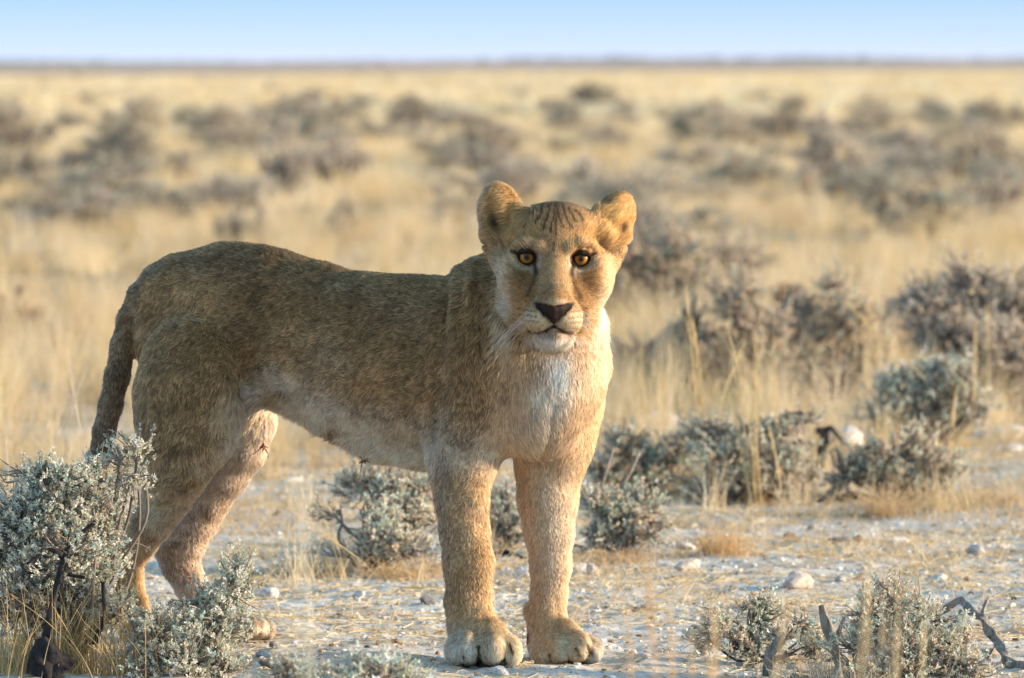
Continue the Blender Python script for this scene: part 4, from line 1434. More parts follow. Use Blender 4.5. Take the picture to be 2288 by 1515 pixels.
def twigs_np(P, out, L, li, lob, base, seed, frac=.6, r=.0012, dark=False, nstem=None):
    g = np.random.default_rng(seed + 99)
    pts = []; rad = []; col = []
    k = 6
    t = np.linspace(0, 1, k)[:, None]

    def curve(a, b, ra, rb, wob, c):
        s = a + (b - a) * t
        wv = np.cumsum(g.normal(0, wob, (k, 3)), 0) * np.sin(np.pi * t)
        pts.append(s + wv); rad.append((ra + (rb - ra) * t[:, 0])); col.append(np.tile(c, (k, 1)))
    bark = np.array((0.17, 0.145, 0.12)); pale = np.array((0.34, 0.29, 0.23))
    nodes = []
    for l in lob:
        for q in range(nstem or 3):
            b0 = base + np.append(g.normal(0, .06 * lob[:, 3].max(), 2), 0)
            node = l[:3] + g.normal(0, .25, 3) * l[3:6]
            node[2] = max(node[2], base[2] + .02)
            dist = np.linalg.norm(node - b0)
            curve(b0, node, r * 3.4, r * 1.8, dist * .05, bark * (.7 + .5 * g.random()))
            nodes.append(node)
    nodes = np.array(nodes)
    sel = np.nonzero(g.random(len(P)) < frac)[0]
    if len(sel) > 3500: sel = g.choice(sel, 3500, replace=False)
    dmat = ((P[sel][:, None, :] - nodes[None]) ** 2).sum(2)
    near = nodes[np.argmin(dmat, 1)]
    A = near; B = P[sel] + out[sel] * L[sel][:, None] * .8
    n = len(sel)
    T = t[None, :, :]
    S = A[:, None, :] + (B - A)[:, None, :] * T
    dist = np.linalg.norm(B - A, axis=1)
    S = S + np.cumsum(g.normal(0, .035, (n, k, 3)), 1) * dist[:, None, None] * np.sin(np.pi * T) * 1.2
    S[:, :, 2] -= (dist[:, None] * .10 * np.sin(np.pi * T[0, :, 0])[None, :])
    R_ = np.linspace(r * 1.6, r * .6, k)[None, :] * np.ones((n, 1))
    mixc = g.random((n, 1))
    Cc = (bark * (1 - mixc) + pale * mixc)[:, None, :] * np.ones((1, k, 1)) * (.8 + .4 * g.random((n, 1, 1)))
    P_ = np.concatenate([np.array(pts), S]); Rr = np.concatenate([np.array(rad), R_]); C_ = np.concatenate([np.array(col), Cc])
    P_[:, :, 2] = np.maximum(P_[:, :, 2], base[2] + 0.001)
    return P_, Rr, C_ * (.6 if dark else 1)


def shrub(label, base_px, lobes_px, dd=None, nspr=2500, sprig=.035, leaf=.0085, lw=.0022, nleaf=9, pal='sage', seed=1, depth=1.0,
          r=.0012, frac=.5, group=None, name='sage_shrub', up=.7, shell=.45):
    """lobes_px: (px, py, rx_px, rz_px[, depth offset m]) seen at the shrub's own distance"""
    g0 = on_ground(*base_px)
    if dd is not None:
        g0 = at(base_px[0], base_px[1], dd); g0[2] = 0
    g0[2] = float(gz(g0[0], g0[1])[0])
    D = g0[1]; m = D / FPX
    lob = []
    for l in lobes_px:
        off = l[4] if len(l) > 4 else 0.0
        c = at(l[0], l[1], D - D0 + off)
        lob.append((c[0], c[1], c[2], l[2] * m, max(l[2], l[3]) * m * .8 * depth, l[3] * m))
    root = empty(name, tuple(g0))
    V, F, C, P, out, L, li, lb = foliage_np(lob, g0, nspr, sprig, leaf, lw, nleaf, pal, seed, up=up, shell=shell)
    o = mesh_np('foliage', V - g0, F, MAT_LEAF, root, smooth=False)
    vcol(o.data, C); o['kind'] = 'stuff'
    tp, tr, tcol = twigs_np(P, out, L, li, lb, g0, seed, frac=frac, r=r)
    b = curves_obj('branches', tp - g0, tr, tcol, MAT_TWIG, root); b['kind'] = 'stuff'
    tag(root, label, 'shrub', group)
    return root


SK = 'shrub' in QUICK
if not SK:
    # the big sagebrush in the lower left corner
    shrub('large grey-green sagebrush filling the lower left corner in front of the hind legs', (150, 1500),
          [(60, 1130, 110, 100, .05), (170, 1110, 95, 80), (30, 1250, 120, 130), (140, 1240, 110, 110, -.05), (215, 1165, 56, 70, .02), (280, 1060, 44, 60, .02), (305, 1010, 42, 34, .02),
           (200, 1060, 26, 50, .03), (90, 1060, 50, 40), (215, 1285, 66, 70, .02), (60, 1350, 110, 60, -.05), (170, 1350, 100, 50), (250, 1360, 50, 44)],
          nspr=4000, sprig=.028, leaf=.0076, lw=.0021, nleaf=13, pal='sage', seed=3, r=.0016, frac=.55)
    shrub('low sagebrush at the foot of the far hind leg, right of the large corner sagebrush', (450, 1512),
          [(335, 1420, 60, 50, -.04), (430, 1420, 80, 70), (500, 1400, 56, 60), (520, 1310, 26, 60, .02), (540, 1290, 18, 46, .02), (470, 1350, 40, 40), (400, 1480, 90, 50, -.06), (500, 1490, 50, 40, -.04)],
          nspr=1900, sprig=.027, leaf=.0074, lw=.0021, nleaf=13, pal='sage', seed=4, r=.0014)
    # shrubs behind the front legs
    shrub('low sage shrub seen under the belly, left of the near front leg', (850, 1275),
          [(800, 1085, 50, 36, .25), (870, 1090, 60, 40, .2), (940, 1095, 50, 40, .2), (760, 1150, 50, 40, .1), (830, 1160, 60, 40), (900, 1150, 60, 40, .1), (965, 1160, 40, 50, .1), (860, 1210, 60, 34, -.1), (910, 1225, 50, 30, -.1), (800, 1235, 50, 24, -.05)],
          nspr=1050, sprig=.034, leaf=.010, lw=.0030, nleaf=9, pal='dry', seed=5, r=.0018, frac=.9)
    shrub('small tangled shrub visible in the gap between the two front legs', (1130, 1225),
          [(1120, 1120, 40, 36), (1150, 1160, 40, 34), (1090, 1170, 36, 30), (1130, 1195, 56, 20)],
          nspr=500, sprig=.036, leaf=.010, lw=.003, nleaf=8, pal='dry', seed=6, r=.002, frac=.9)
    shrub('small twiggy sage shrub just right of the far front leg', (1390, 1240),
          [(1340, 1130, 50, 34), (1400, 1120, 56, 36), (1450, 1150, 50, 34), (1380, 1180, 60, 34), (1440, 1200, 44, 28), (1330, 1190, 44, 26)],
          nspr=700, sprig=.032, leaf=.0095, lw=.0028, nleaf=9, pal='dry', seed=7, r=.002, frac=.9)
    # lower right
    shrub('rounded grey-green sage bush with dead wood in the lower right foreground', (2010, 1512),
          [(1950, 1370, 62, 56), (2010, 1350, 60, 56, .02), (2070, 1390, 60, 60), (1930, 1440, 56, 40), (2030, 1450, 90, 60, -.05), (2120, 1440, 60, 50), (2130, 1490, 70, 40, -.05), (1990, 1500, 80, 30, -.08), (1900, 1490, 44, 30, -.05)],
          nspr=2000, sprig=.026, leaf=.0072, lw=.0021, nleaf=11, pal='dry', seed=8, r=.0013, frac=.7)
    shrub('sparse low sage clump left of the dead upright stub, lower right', (1690, 1480),
          [(1620, 1390, 50, 34), (1700, 1370, 56, 30, .05), (1590, 1440, 36, 44), (1660, 1440, 50, 40), (1740, 1430, 44, 40), (1790, 1400, 36, 40), (1690, 1350, 30, 30, .05), (1830, 1440, 30, 40)],
          nspr=850, sprig=.026, leaf=.0072, lw=.0021, nleaf=11, pal='dry', seed=9, r=.0012, frac=.7)
    shrub('blurred sage tips poking up at the very bottom edge, nearest the viewer', (760, 1560),
          [(650, 1500, 60, 26, 0), (740, 1530, 80, 34), (850, 1500, 60, 30), (900, 1530, 60, 30), (690, 1540, 90, 26)],
          dd=-1.9, nspr=700, sprig=.03, leaf=.009, lw=.0027, nleaf=9, pal='sage', seed=10)
    # middle distance, right
    shrub('low blue-green shrub beside the lioness chest, left end of the dark-based row', (1450, 1105),
          [(1390, 1010, 50, 44), (1460, 1030, 60, 44), (1520, 1000, 50, 40), (1380, 1060, 50, 30), (1500, 1070, 70, 28), (1340, 1060, 40, 20)],
          nspr=800, sprig=.045, leaf=.013, lw=.0036, nleaf=11, pal='teal', seed=11, r=.003, frac=.8)
    shrub('low blue-green shrub in the middle of the dark-based row', (1680, 1130),
          [(1600, 960, 60, 34, .2), (1680, 970, 70, 36, .2), (1620, 1030, 60, 40), (1700, 1040, 70, 44), (1780, 980, 44, 40, .1), (1770, 1060, 50, 40), (1650, 1090, 90, 26), (1800, 930, 16, 30, .1)],
          nspr=1150, sprig=.045, leaf=.012, lw=.0034, nleaf=11, pal='teal', seed=12, r=.003, frac=.8)
    shrub('low greenish shrub at the right end of the dark-based row', (2040, 1120),
          [(1960, 1030, 50, 36), (2030, 1010, 60, 36), (2090, 1050, 56, 40), (2000, 1080, 70, 30), (2110, 1085, 50, 26), (1900, 1060, 40, 40)],
          nspr=900, sprig=.045, leaf=.012, lw=.0034, nleaf=11, pal='teal', seed=13, r=.003, frac=.8)
    shrub('tall pale sage bush with spreading arms standing over the right end of the row', (2080, 1010),
          [(2010, 860, 44, 30), (2070, 850, 60, 44), (2130, 860, 50, 40), (1960, 910, 40, 26), (2010, 930, 50, 34), (2090, 920, 70, 40), (2170, 900, 50, 26), (2070, 830, 40, 30), (2210, 915, 26, 10)],
          nspr=1100, sprig=.045, leaf=.013, lw=.0036, nleaf=11, pal='sage', seed=14, r=.003, frac=.6)
    # tall brown scrub behind them
    shrub('tall brown scrub bush right of the lioness, with a grey-green crown', (1660, 900),
          [(1570, 740, 50, 50), (1640, 700, 60, 44), (1700, 730, 60, 60), (1580, 810, 60, 50), (1680, 800, 80, 60), (1640, 850, 90, 40), (1660, 660, 44, 30)],
          nspr=1150, sprig=.06, leaf=.017, lw=.0042, nleaf=8, pal='brown', seed=15, r=.004, frac=.8)
    shrub('tall brown scrub bush standing second from the right edge', (1870, 890),
          [(1800, 710, 50, 50), (1870, 660, 50, 40), (1910, 720, 60, 60), (1840, 780, 80, 60), (1930, 800, 60, 60), (1870, 840, 90, 40)],
          nspr=1150, sprig=.06, leaf=.017, lw=.0042, nleaf=8, pal='brown', seed=16, r=.004, frac=.8)
    shrub('broad twiggy brown bush cut off by the right edge', (2200, 940),
          [(2090, 680, 60, 60, .3), (2170, 640, 70, 50, .3), (2260, 680, 60, 70, .3), (2130, 760, 80, 60, .2), (2230, 780, 80, 80), (2240, 880, 60, 60), (2070, 720, 40, 60, .2), (2290, 850, 60, 70)],
          nspr=1500, sprig=.06, leaf=.016, lw=.004, nleaf=8, pal='pink', seed=17, r=.004, frac=1.0)
    shrub('grey-brown scrub directly behind the lioness neck and right ear', (1470, 760),
          [(1400, 620, 60, 60), (1460, 580, 70, 50), (1540, 640, 60, 60), (1430, 700, 90, 50), (1530, 700, 60, 50), (1510, 560, 40, 40)],
          nspr=1000, sprig=.08, leaf=.024, lw=.0058, nleaf=8, pal='brown', seed=18, r=.006, frac=.9)
if not SK:
    shrub('low grey twiggy bush between the lioness chest and the tall brown scrub', (1480, 880),
          [(1440, 800, 60, 50), (1500, 830, 60, 40), (1400, 850, 50, 30), (1530, 770, 40, 40)], nspr=520, sprig=.05, leaf=.016, lw=.004, nleaf=8, pal='pink', seed=31, r=.0035, frac=1.0)
    shrub('thin straggly bush filling the gap between the two tall brown bushes', (1770, 880),
          [(1760, 740, 40, 60), (1790, 800, 50, 50), (1740, 830, 60, 40), (1770, 680, 30, 40)], nspr=520, sprig=.055, leaf=.017, lw=.004, nleaf=8, pal='rust', seed=32, r=.0035, frac=1.0)
    shrub('straggly pale bush left of the broad twiggy one at the right edge', (2030, 850),
          [(2000, 740, 50, 50), (2040, 780, 50, 50), (2010, 690, 36, 30), (2060, 700, 36, 40)], nspr=560, sprig=.055, leaf=.017, lw=.004, nleaf=8, pal='brown', seed=33, r=.0035, frac=1.0)
    shrub('broad pale brown thicket behind the right ear and cheek', (1560, 690),
          [(1480, 560, 70, 50), (1560, 600, 80, 50), (1640, 590, 60, 44), (1420, 520, 60, 40), (1600, 650, 90, 36)], nspr=900, sprig=.085, leaf=.026, lw=.006, nleaf=7, pal='pink', seed=34, r=.006, frac=1.0)
print('shrubs', round(time.time() - T0, 1))

# blurred shrubs out on the plain: copies of a few grown forms, recoloured
FORMS = {}


def form(pal, k):
    key = (pal, k)
    if key in FORMS:
        return FORMS[key]
    g = np.random.default_rng(200 + k * 7 + len(pal))
    base = np.array([0., 0., 0.])
    lob = []
    for q in range(9 + 3 * k):
        a = g.random() * 2 * np.pi; rr = .75 * g.random() ** .7
        z = .12 + .62 * g.random() * (1.1 - rr)
        s_ = .09 + .16 * g.random()
        lob.append((math.cos(a) * rr * .85, math.sin(a) * rr * .6, z, s_ * 1.2, s_, s_ * (.7 + .8 * g.random())))
    V, F, C, P, out, L, li, lb = foliage_np(lob, base, 620, .085, .032, .009, 6, pal, 300 + k, up=.9, shell=.2)
    me = mesh_np('foliage', V, F, MAT_LEAF, link_it=False, smooth=False); vcol(me, C)
    tp, tr, tcol = twigs_np(P, out, L, li, lb, base, 300 + k, frac=.8, r=.005)
    hc = curves_obj('branches', tp, tr, tcol, MAT_TWIG, link_it=False)
    FORMS[key] = (me, hc)
    return FORMS[key]


def far_shrub(label, px, base_py, w, h, pal, k, group=None):
    g0 = on_ground(px, base_py)
    me, hc = form(pal, k % 5)
    m = g0[1] / FPX
    root = empty('plain_shrub', (g0[0], g0[1], 0))
    sx = w * m / 1.15; sz = h * m / .85
    for nm, dat in (('foliage', me), ('branches', hc)):
        o = bpy.data.objects.new(nm, dat); o['kind'] = 'stuff'
        link(o, root)
    sx *= 1.15; sz *= 1.15
    root.scale = (sx, sx * .8, sz)
    root.rotation_euler = (0, 0, (k * 2.4) % 6.28)
    if abs(math.sin(root.rotation_euler[2])) > .5:
        root.scale = (sx, sx, sz)
    tag(root, label, 'shrub', group)


FAR = [
    ('dark brown bush cut by the left edge, behind the tail', 40, 440, 190, 130, 'dark', 0),
    ('grey-brown bush above the one cut by the left edge', 90, 345, 200, 110, 'dark', 1),
    ('wide dark bush left of the rump, upper left', 280, 400, 210, 120, 'dark', 2),
    ('small dark bush tucked against the right end of the wide dark upper left bush', 405, 408, 80, 86, 'brown', 3),
    ('pale green domed bush above the lioness tail base', 330, 505, 200, 125, 'green', 4),
    ('small blue-green bush left of the pale green domed bush', 165, 515, 60, 62, 'green', 5),
    ('low bush at the left foot of the pale green domed bush', 235, 505, 90, 60, 'green', 6),
    ('faint brown bush high on the far left, behind the wide dark bush', 320, 290, 110, 60, 'brown', 7),
    ('rusty brown bush at the left edge level with the hip', 40, 770, 130, 120, 'rust', 8),
    ('thin upright bush right above the rump', 520, 545, 70, 90, 'brown', 9),
    ('thin upright bush beside the one above the rump', 580, 545, 60, 80, 'brown', 10),
    ('dark bush far behind the middle of the back', 640, 300, 190, 76, 'dark', 11),
    ('dark bush right of the dark one far behind the back', 745, 295, 110, 70, 'dark', 12),
    ('tall pinkish bush behind the middle of the back', 640, 440, 140, 150, 'pink', 13),
    ('broad pinkish bush right of the tall pinkish one', 740, 405, 160, 110, 'pink', 14),
    ('low brownish bush between back and ear', 770, 540, 120, 84, 'brown', 15),
    ('low dark bush left of the pinkish bushes', 460, 440, 70, 26, 'dark', 16),
    ('small dark bush far off between the back and the left ear', 920, 300, 110, 76, 'dark', 17),
    ('tiny dark bush beyond the middle of the back', 810, 238, 40, 28, 'dark', 18),
    ('dark bush high behind the left ear', 1080, 360, 150, 100, 'dark', 19),
    ('dark greenish bush left of the one high behind the left ear', 1005, 380, 90, 66, 'green', 20),
    ('wide grey-brown bush directly behind the left ear', 1060, 470, 220, 110, 'pink', 21),
    ('dark bush far above the head near the horizon', 1320, 232, 110, 44, 'dark', 22),
    ('flat brown bush above the head', 1290, 290, 110, 36, 'brown', 23),
    ('bush left of the crown behind the head', 1190, 420, 100, 70, 'green', 24),
    ('wide pinkish bush behind the head and right ear', 1360, 480, 280, 150, 'pink', 25),
    ('small grey bush above the wide pinkish bush behind the head', 1250, 345, 90, 40, 'green', 26),
    ('broad grey-green bush upper right of the head', 1540, 330, 200, 76, 'green', 27),
    ('brown bush joining the right of the broad grey-green bush', 1630, 320, 90, 90, 'brown', 28),
    ('grey bush at mid height right of the right ear', 1560, 470, 130, 80, 'green', 29),
    ('dark bush right of the right ear', 1520, 570, 120, 64, 'dark', 30),
    ('small leaning bush far off, right of centre', 1745, 262, 80, 50, 'dark', 31),
    ('big rounded pinkish-brown bush in the right half of the plain', 1850, 440, 190, 175, 'pink', 32),
    ('low bush touching the right side of the big rounded bush', 1940, 410, 120, 80, 'brown', 33),
    ('grey bush behind the big rounded bush', 1900, 310, 110, 60, 'brown', 34),
    ('small brown bush right of the big rounded bush, further off', 1985, 310, 60, 56, 'brown', 35),
    ('dark green bush far off near the right edge', 2190, 300, 110, 70, 'dark', 36),
    ('dark bush cut by the right edge, far off', 2275, 290, 70, 56, 'dark', 37),
    ('large grey-brown bush near the right edge, upper', 2180, 420, 200, 150, 'brown', 38),
    ('pinkish bush below the large one near the right edge', 2220, 490, 170, 120, 'pink', 39),
    ('small grey bush in the open grass, right', 2010, 545, 90, 70, 'green', 40),
    ('small grey-blue bush beside the other one in the open grass, right', 2095, 530, 90, 66, 'green', 41),
    ('faint pale bush in the grass right of the ear', 1690, 420, 110, 60, 'green', 42),
    ('grey bush left of the large one near the right edge', 2080, 460, 90, 100, 'pink', 43),
]
def zone(px):
    for lim, nm in ((0, 'cut by the left edge'), (230, 'at the far left'), (460, 'above the tail end of the lioness'), (700, 'above the hips of the lioness'), (900, 'above the middle of her back'),
                    (1060, 'between her back and left ear'), (1240, 'above her left ear'), (1430, 'above her right ear'), (1620, 'just right of her head'), (1820, 'in the right half'),
                    (2040, 'right of the big rounded bush'), (2240, 'near the right edge')):
        if px < lim:
            return nm
    return 'cut by the right edge'


HUE = {'pink': 'greyish-tan', 'brown': 'brown', 'green': 'grey-green', 'dark': 'dark'}
if not SK:
    for a in FAR:
        far_shrub(*a)
    g = np.random.default_rng(78)
    for i in range(64):
        py = 215 + 330 * g.random() ** 1.3
        px = -80 + 2450 * g.random()
        hp = (py - 138) * (.13 + .20 * g.random())
        pl = ['pink', 'brown', 'pink', 'green'][i % 4]
        dp = 'nearer' if py > 380 else ('halfway out' if py > 280 else 'far out')
        far_shrub('blurred low %s scrub clump, %s, %s' % (HUE[pl], dp, zone(px)), px, py, hp * (2.0 + 1.6 * g.random()), hp, pl, i + 3, 'low scrub clumps in the middle distance')
    g = np.random.default_rng(77)
    for i in range(110):
        py = 163 + 190 * g.random() ** 2.0
        px = -60 + 2400 * g.random()
        D = FPX * CAMH / (py - HORIZON)
        hp = (.25 + .45 * g.random()) / D * FPX
        pl = ['pink', 'brown', 'green', 'pink', 'brown', 'dark'][i % 6]
        dp = 'below the horizon' if py < 185 else ('in the far grass' if py < 240 else 'in the middle distance')
        far_shrub('tiny %s scrub dot %s, %s' % (HUE[pl], dp, zone(px)), px, py, hp * (1.3 + .9 * g.random()), hp, pl, i, 'scattered far scrub on the plain')
print('far shrubs', round(time.time() - T0, 1))


# ------------------------------------------------------------------ stones
def stone_mesh(seed, sub=3, flat=.6):
    g = np.random.default_rng(seed)
    V, F = ico_np(sub)
    nrm = g.normal(size=(14, 3)); nrm /= np.linalg.norm(nrm, axis=1, keepdims=True)
    dist = .62 + .38 * g.random(14)
    dots = V @ nrm.T
    r = np.min(np.where(dots > .05, dist / np.maximum(dots, .05), 9), 1)
    r = np.minimum(r, 1.05)
    V = V * r[:, None]
    V += V * ((fbm(V, 3.0, seed, 3) - .5) * .25)[:, None]
    return V * np.array([1, .8, flat]), F


ms = N('limestone')
_p = ms.n('ShaderNodeTexCoord').outputs['Object']
_oi = ms.n('ShaderNodeObjectInfo')
_bc = ms.ramp(ms.noise(3.0, 6, _p, .7), [(0.35, (0.42, 0.36, 0.29)), (0.5, (0.66, 0.62, 0.57)), (0.7, (0.78, 0.76, 0.73))])
ms.bsdf(ms.mix(0.9, _bc, _oi.outputs['Color'], 'MULTIPLY'), .9, .15, bump=ms.noise(14, 5, _p, .7), bstr=.5, bdist=.05)
ST = {}


def stone(label, px, py, w, h, tone=(1, 1, 1), seed=0, group=None, rot=0.0):
    g0 = on_ground(px, py)
    k = seed % 9
    if k not in ST:
        V, F = stone_mesh(400 + k)
        ST[k] = mesh_np('stone', V, F, ms.m, link_it=False, smooth=False)
    o = bpy.data.objects.new('stone', ST[k])
    m = g0[1] / FPX
    w *= 1.2; h *= 1.25
    o.scale = (w * m / 1.7, w * m / 1.7 * .9, h * m / 1.0)
    o.location = (g0[0], g0[1] + w * m * .3, float(gz(g0[0], g0[1])[0]) + h * m * .30)
    o.rotation_euler = (0.1 * math.sin(seed), 0.15 * math.cos(seed * 2), rot + seed * 1.3)
    o.color = (*tone, 1)
    link(o)
    tag(o, label, 'stone', group)


WARM = (1.0, .93, .86); WH = (1.12, 1.12, 1.12); DK = (.30, .30, .30); BR = (.42, .27, .16); GY = (.8, .82, .84)
STONES = [
    ('pale angular rock with a dark broken face, right of the front paws', 1783, 1318, 68, 32, (.82, .76, .70), 1),
    ('rounded white stone between the front legs', 1168, 1296, 34, 30, WH, 2),
    ('left white stone of the pair just right of the far front leg', 1292, 1284, 44, 26, WH, 3),
    ('right white stone of the pair just right of the far front leg', 1322, 1290, 30, 26, WARM, 4),
    ('smooth pale stone lying left of the angular rock', 1537, 1286, 46, 28, WARM, 5),
    ('flat white stone by the orange tuft of grass', 1532, 1232, 44, 16, WH, 6),
    ('small blackened stone with a white cap, upper right of the angular rock', 1878, 1218, 40, 22, DK, 7),
    ('white flat stone right of the blackened stone', 2008, 1226, 42, 18, WH, 8),
    ('rounded grey stone near the right edge', 2180, 1245, 36, 24, GY, 9),
    ('white boulder chunk behind the blue-green shrub, beside the tall stalk', 1480, 968, 84, 44, WH, 10),
    ('pale boulder half hidden behind the charred twig', 1888, 995, 110, 40, WH, 11),
    ('white rock patch at the right edge beyond the tall sage bush', 2235, 975, 90, 24, WH, 12),
    ('small white rock right of the tall sage bush, in front of the rock patch', 2262, 1010, 50, 16, WH, 13),
    ('pointed white stone at the left of the near front leg', 800, 1345, 26, 16, WH, 14),
    ('dark broken stone beside the near front leg', 958, 1356, 32, 18, DK, 15),
    ('pale lump of rock right of the low corner sagebrush', 598, 1342, 48, 26, WH, 16),
    ('dark-sided stone at the bottom right of the low corner sagebrush', 610, 1494, 46, 22, DK, 17),
    ('grey stone above the dark-sided stone', 585, 1468, 36, 16, GY, 18),
    ('pale stone at the bottom edge under the near front paw', 1118, 1509, 40, 18, WH, 19),
    ('flat slab-like white stone under the belly near the hind leg', 655, 1085, 38, 10, WH, 20),
    ('low white stone right of the angular rock, by the foreground bush', 1878, 1306, 26, 14, GY, 21),
    ('whitish stone above the right foreground bush', 2098, 1302, 28, 16, WH, 22),
    ('brown dung-like pebble right of the foreground bush', 2160, 1306, 18, 14, BR, 23),
    ('pale stone in the lower right ground left of the sage clump', 1440, 1472, 32, 14, WH, 24),
]
for s_ in STONES:
    stone(*s_)
g = np.random.default_rng(9)
for i in range(46):
    px = 600 + 1680 * g.random(); py = 1170 + 330 * g.random() ** .8
    tone = [WH, GY, BR, WARM, DK, BR][i % 6]
    w = 9 + 12 * g.random()
    lab = {0: 'tiny white stone on the chalky ground', 1: 'tiny grey stone on the chalky ground', 2: 'tiny brown pebble on the chalky ground', 3: 'tiny cream stone on the chalky ground', 4: 'tiny black stone on the chalky ground', 5: 'tiny brown pebble on the chalky ground'}[i % 6]
    zx = 'behind the front legs' if px < 990 else 'by the front paws' if px < 1330 else 'right of the front paws' if px < 1640 else 'on the right' if px < 2000 else 'near the right edge'
    zy = 'near the bottom' if py > 1400 else 'halfway up' if py > 1280 else 'further back'
    stone(lab.replace(' on the chalky ground', '') + ' ' + zx + ', ' + zy, px, py, w, w * .6, tone, i, 'small stones scattered over the chalk')


def pebbles():
    V0, F0 = ico_np(1)
    n = 13000
    x, y = wedge_points(n, 13.6, 22)
    s = .0022 + .0075 * rng.random(n) ** 3
    z = gz(x, y)
    rt = rng.random((n, 12, 1)) * .7 + .6
    ang = rng.random(n) * 6.28
    V = V0[None] * rt * s[:, None, None] * np.array([1.3, 1, .7])
    c, s2 = np.cos(ang)[:, None], np.sin(ang)[:, None]
    X = V[:, :, 0] * c - V[:, :, 1] * s2; Y = V[:, :, 0] * s2 + V[:, :, 1] * c
    V = np.stack([X + x[:, None], Y + y[:, None], V[:, :, 2] + z[:, None] + s[:, None] * .2], 2).reshape(-1, 3)
    F = (F0[None] + (np.arange(n) * 12)[:, None, None]).reshape(-1, 3)
    pal = np.array([(.72, .71, .68), (.50, .46, .40), (.62, .57, .50), (.28, .19, .12), (.12, .10, .09), (.42, .30, .18)])
    C = np.repeat(pal[rng.choice(6, n, p=[.24, .2, .2, .16, .08, .12])], 12, 0)
    m = N('gravel'); m.bsdf(m.attr('tint'), .9, .1)
    o = mesh_np('gravel', V, F, m.m, smooth=False); vcol(o.data, C)
    tag(o, kind='stuff', label='fine pale gravel and crumbs strewn over the ground')


pebbles()


# ------------------------------------------------------------------ dead wood
def tube_np(pts, radii, ns=12, seed=1, rough=.18, twist=0.0):
    P = np.array(pts, float)
    # resample
    d = np.concatenate([[0], np.cumsum(np.linalg.norm(np.diff(P, axis=0), axis=1))])
    k = max(8, int(len(P) * 5))
    u = np.linspace(0, d[-1], k)
    Q = np.stack([np.interp(u, d, P[:, i]) for i in range(3)], 1)
    for _ in range(2):
        Q[1:-1] = (Q[:-2] + 2 * Q[1:-1] + Q[2:]) / 4
    rr = np.interp(u, d, radii)
    T = np.gradient(Q, axis=0); T /= np.linalg.norm(T, axis=1, keepdims=True)
    up = np.array([.13, .21, 1.0]); A = np.cross(T, up); A /= np.linalg.norm(A, axis=1, keepdims=True)
    B = np.cross(T, A)
    a = np.linspace(0, 2 * np.pi, ns, endpoint=False)
    ridge = 1 + rough * np.sin(a[None, :] * 3 + u[:, None] * 14 + seed) + rough * .7 * (vnoise(np.stack([np.tile(a, k) * 1.5, np.repeat(u, ns) * 30, np.full(k * ns, seed)], 1), 1, seed).reshape(k, ns) - .5) * 2
    V = Q[:, None, :] + (A[:, None, :] * np.cos(a)[None, :, None] + B[:, None, :] * np.sin(a)[None, :, None]) * (rr[:, None] * ridge)[:, :, None]
    V = V.reshape(-1, 3)
    i = np.arange(k - 1)[:, None] * ns; j = np.arange(ns)[None, :]
    F = np.stack([i + j, i + (j + 1) % ns, i + ns + (j + 1) % ns, i + ns + j], -1).reshape(-1, 4)
    V = np.concatenate([V, Q[:1], Q[-1:]])
    n = len(V)
    c1 = np.stack([np.full(ns, n - 2), (np.arange(ns) + 1) % ns, np.arange(ns)], 1)
    e = (k - 1) * ns
    c2 = np.stack([np.full(ns, n - 1), e + np.arange(ns), e + (np.arange(ns) + 1) % ns], 1)
    return V, F, np.concatenate([c1, c2])


def wood_mat(name, a, b):
    m = N(name)
    p = m.n('ShaderNodeTexCoord').outputs['Object']
    mp = m.n('ShaderNodeMapping'); mp.inputs['Scale'].default_value = (60, 60, 18); m.t.links.new(p, mp.inputs[0])
    f = m.noise(1.0, 5, mp.outputs[0], .7)
    return m.bsdf(m.ramp(f, [(.35, a), (.65, b)]), .85, .2, bump=f, bstr=.8, bdist=.004)


W_GREY = wood_mat('weathered_wood', (.10, .085, .07), (.38, .33, .27))
W_CHAR = wood_mat('charred_wood', (.008, .007, .007), (.045, .04, .04))


def wood(label, name, cat, dd, strands, mat, seed=1, rough=.2):
    """strands: lists of (px, py, radius_px[, extra depth])"""
    Vs, F4, F3 = [], [], []
    n = 0
    base = None
    for q, st in enumerate(strands):
        pts = []
        for s in st:
            if dd is None:
                p = on_ground(s[0], s[1]); p[2] = float(gz(p[0], p[1])[0]) + (s[3] if len(s) > 3 else 0) + s[2] * PXM * .6
            else:
                p = at(s[0], s[1], dd + (s[3] if len(s) > 3 else 0))
            pts.append(p)
        m = pts[0][1] / FPX
        V, a, b = tube_np(pts, [s[2] * m for s in st], seed=seed + q, rough=rough)
        Vs.append(V); F4.append(a + n); F3.append(b + n); n += len(V)
    V = np.concatenate(Vs)
    lowest = V[:, 2].min()
    c = V.mean(0); c[2] = lowest
    V = V - c
    o = mesh_np(name, V, [np.concatenate(F4), np.concatenate(F3)], mat)
    o.location = c
    if lowest < -0.02: o.location.z = c[2]
    return tag(o, label, cat)


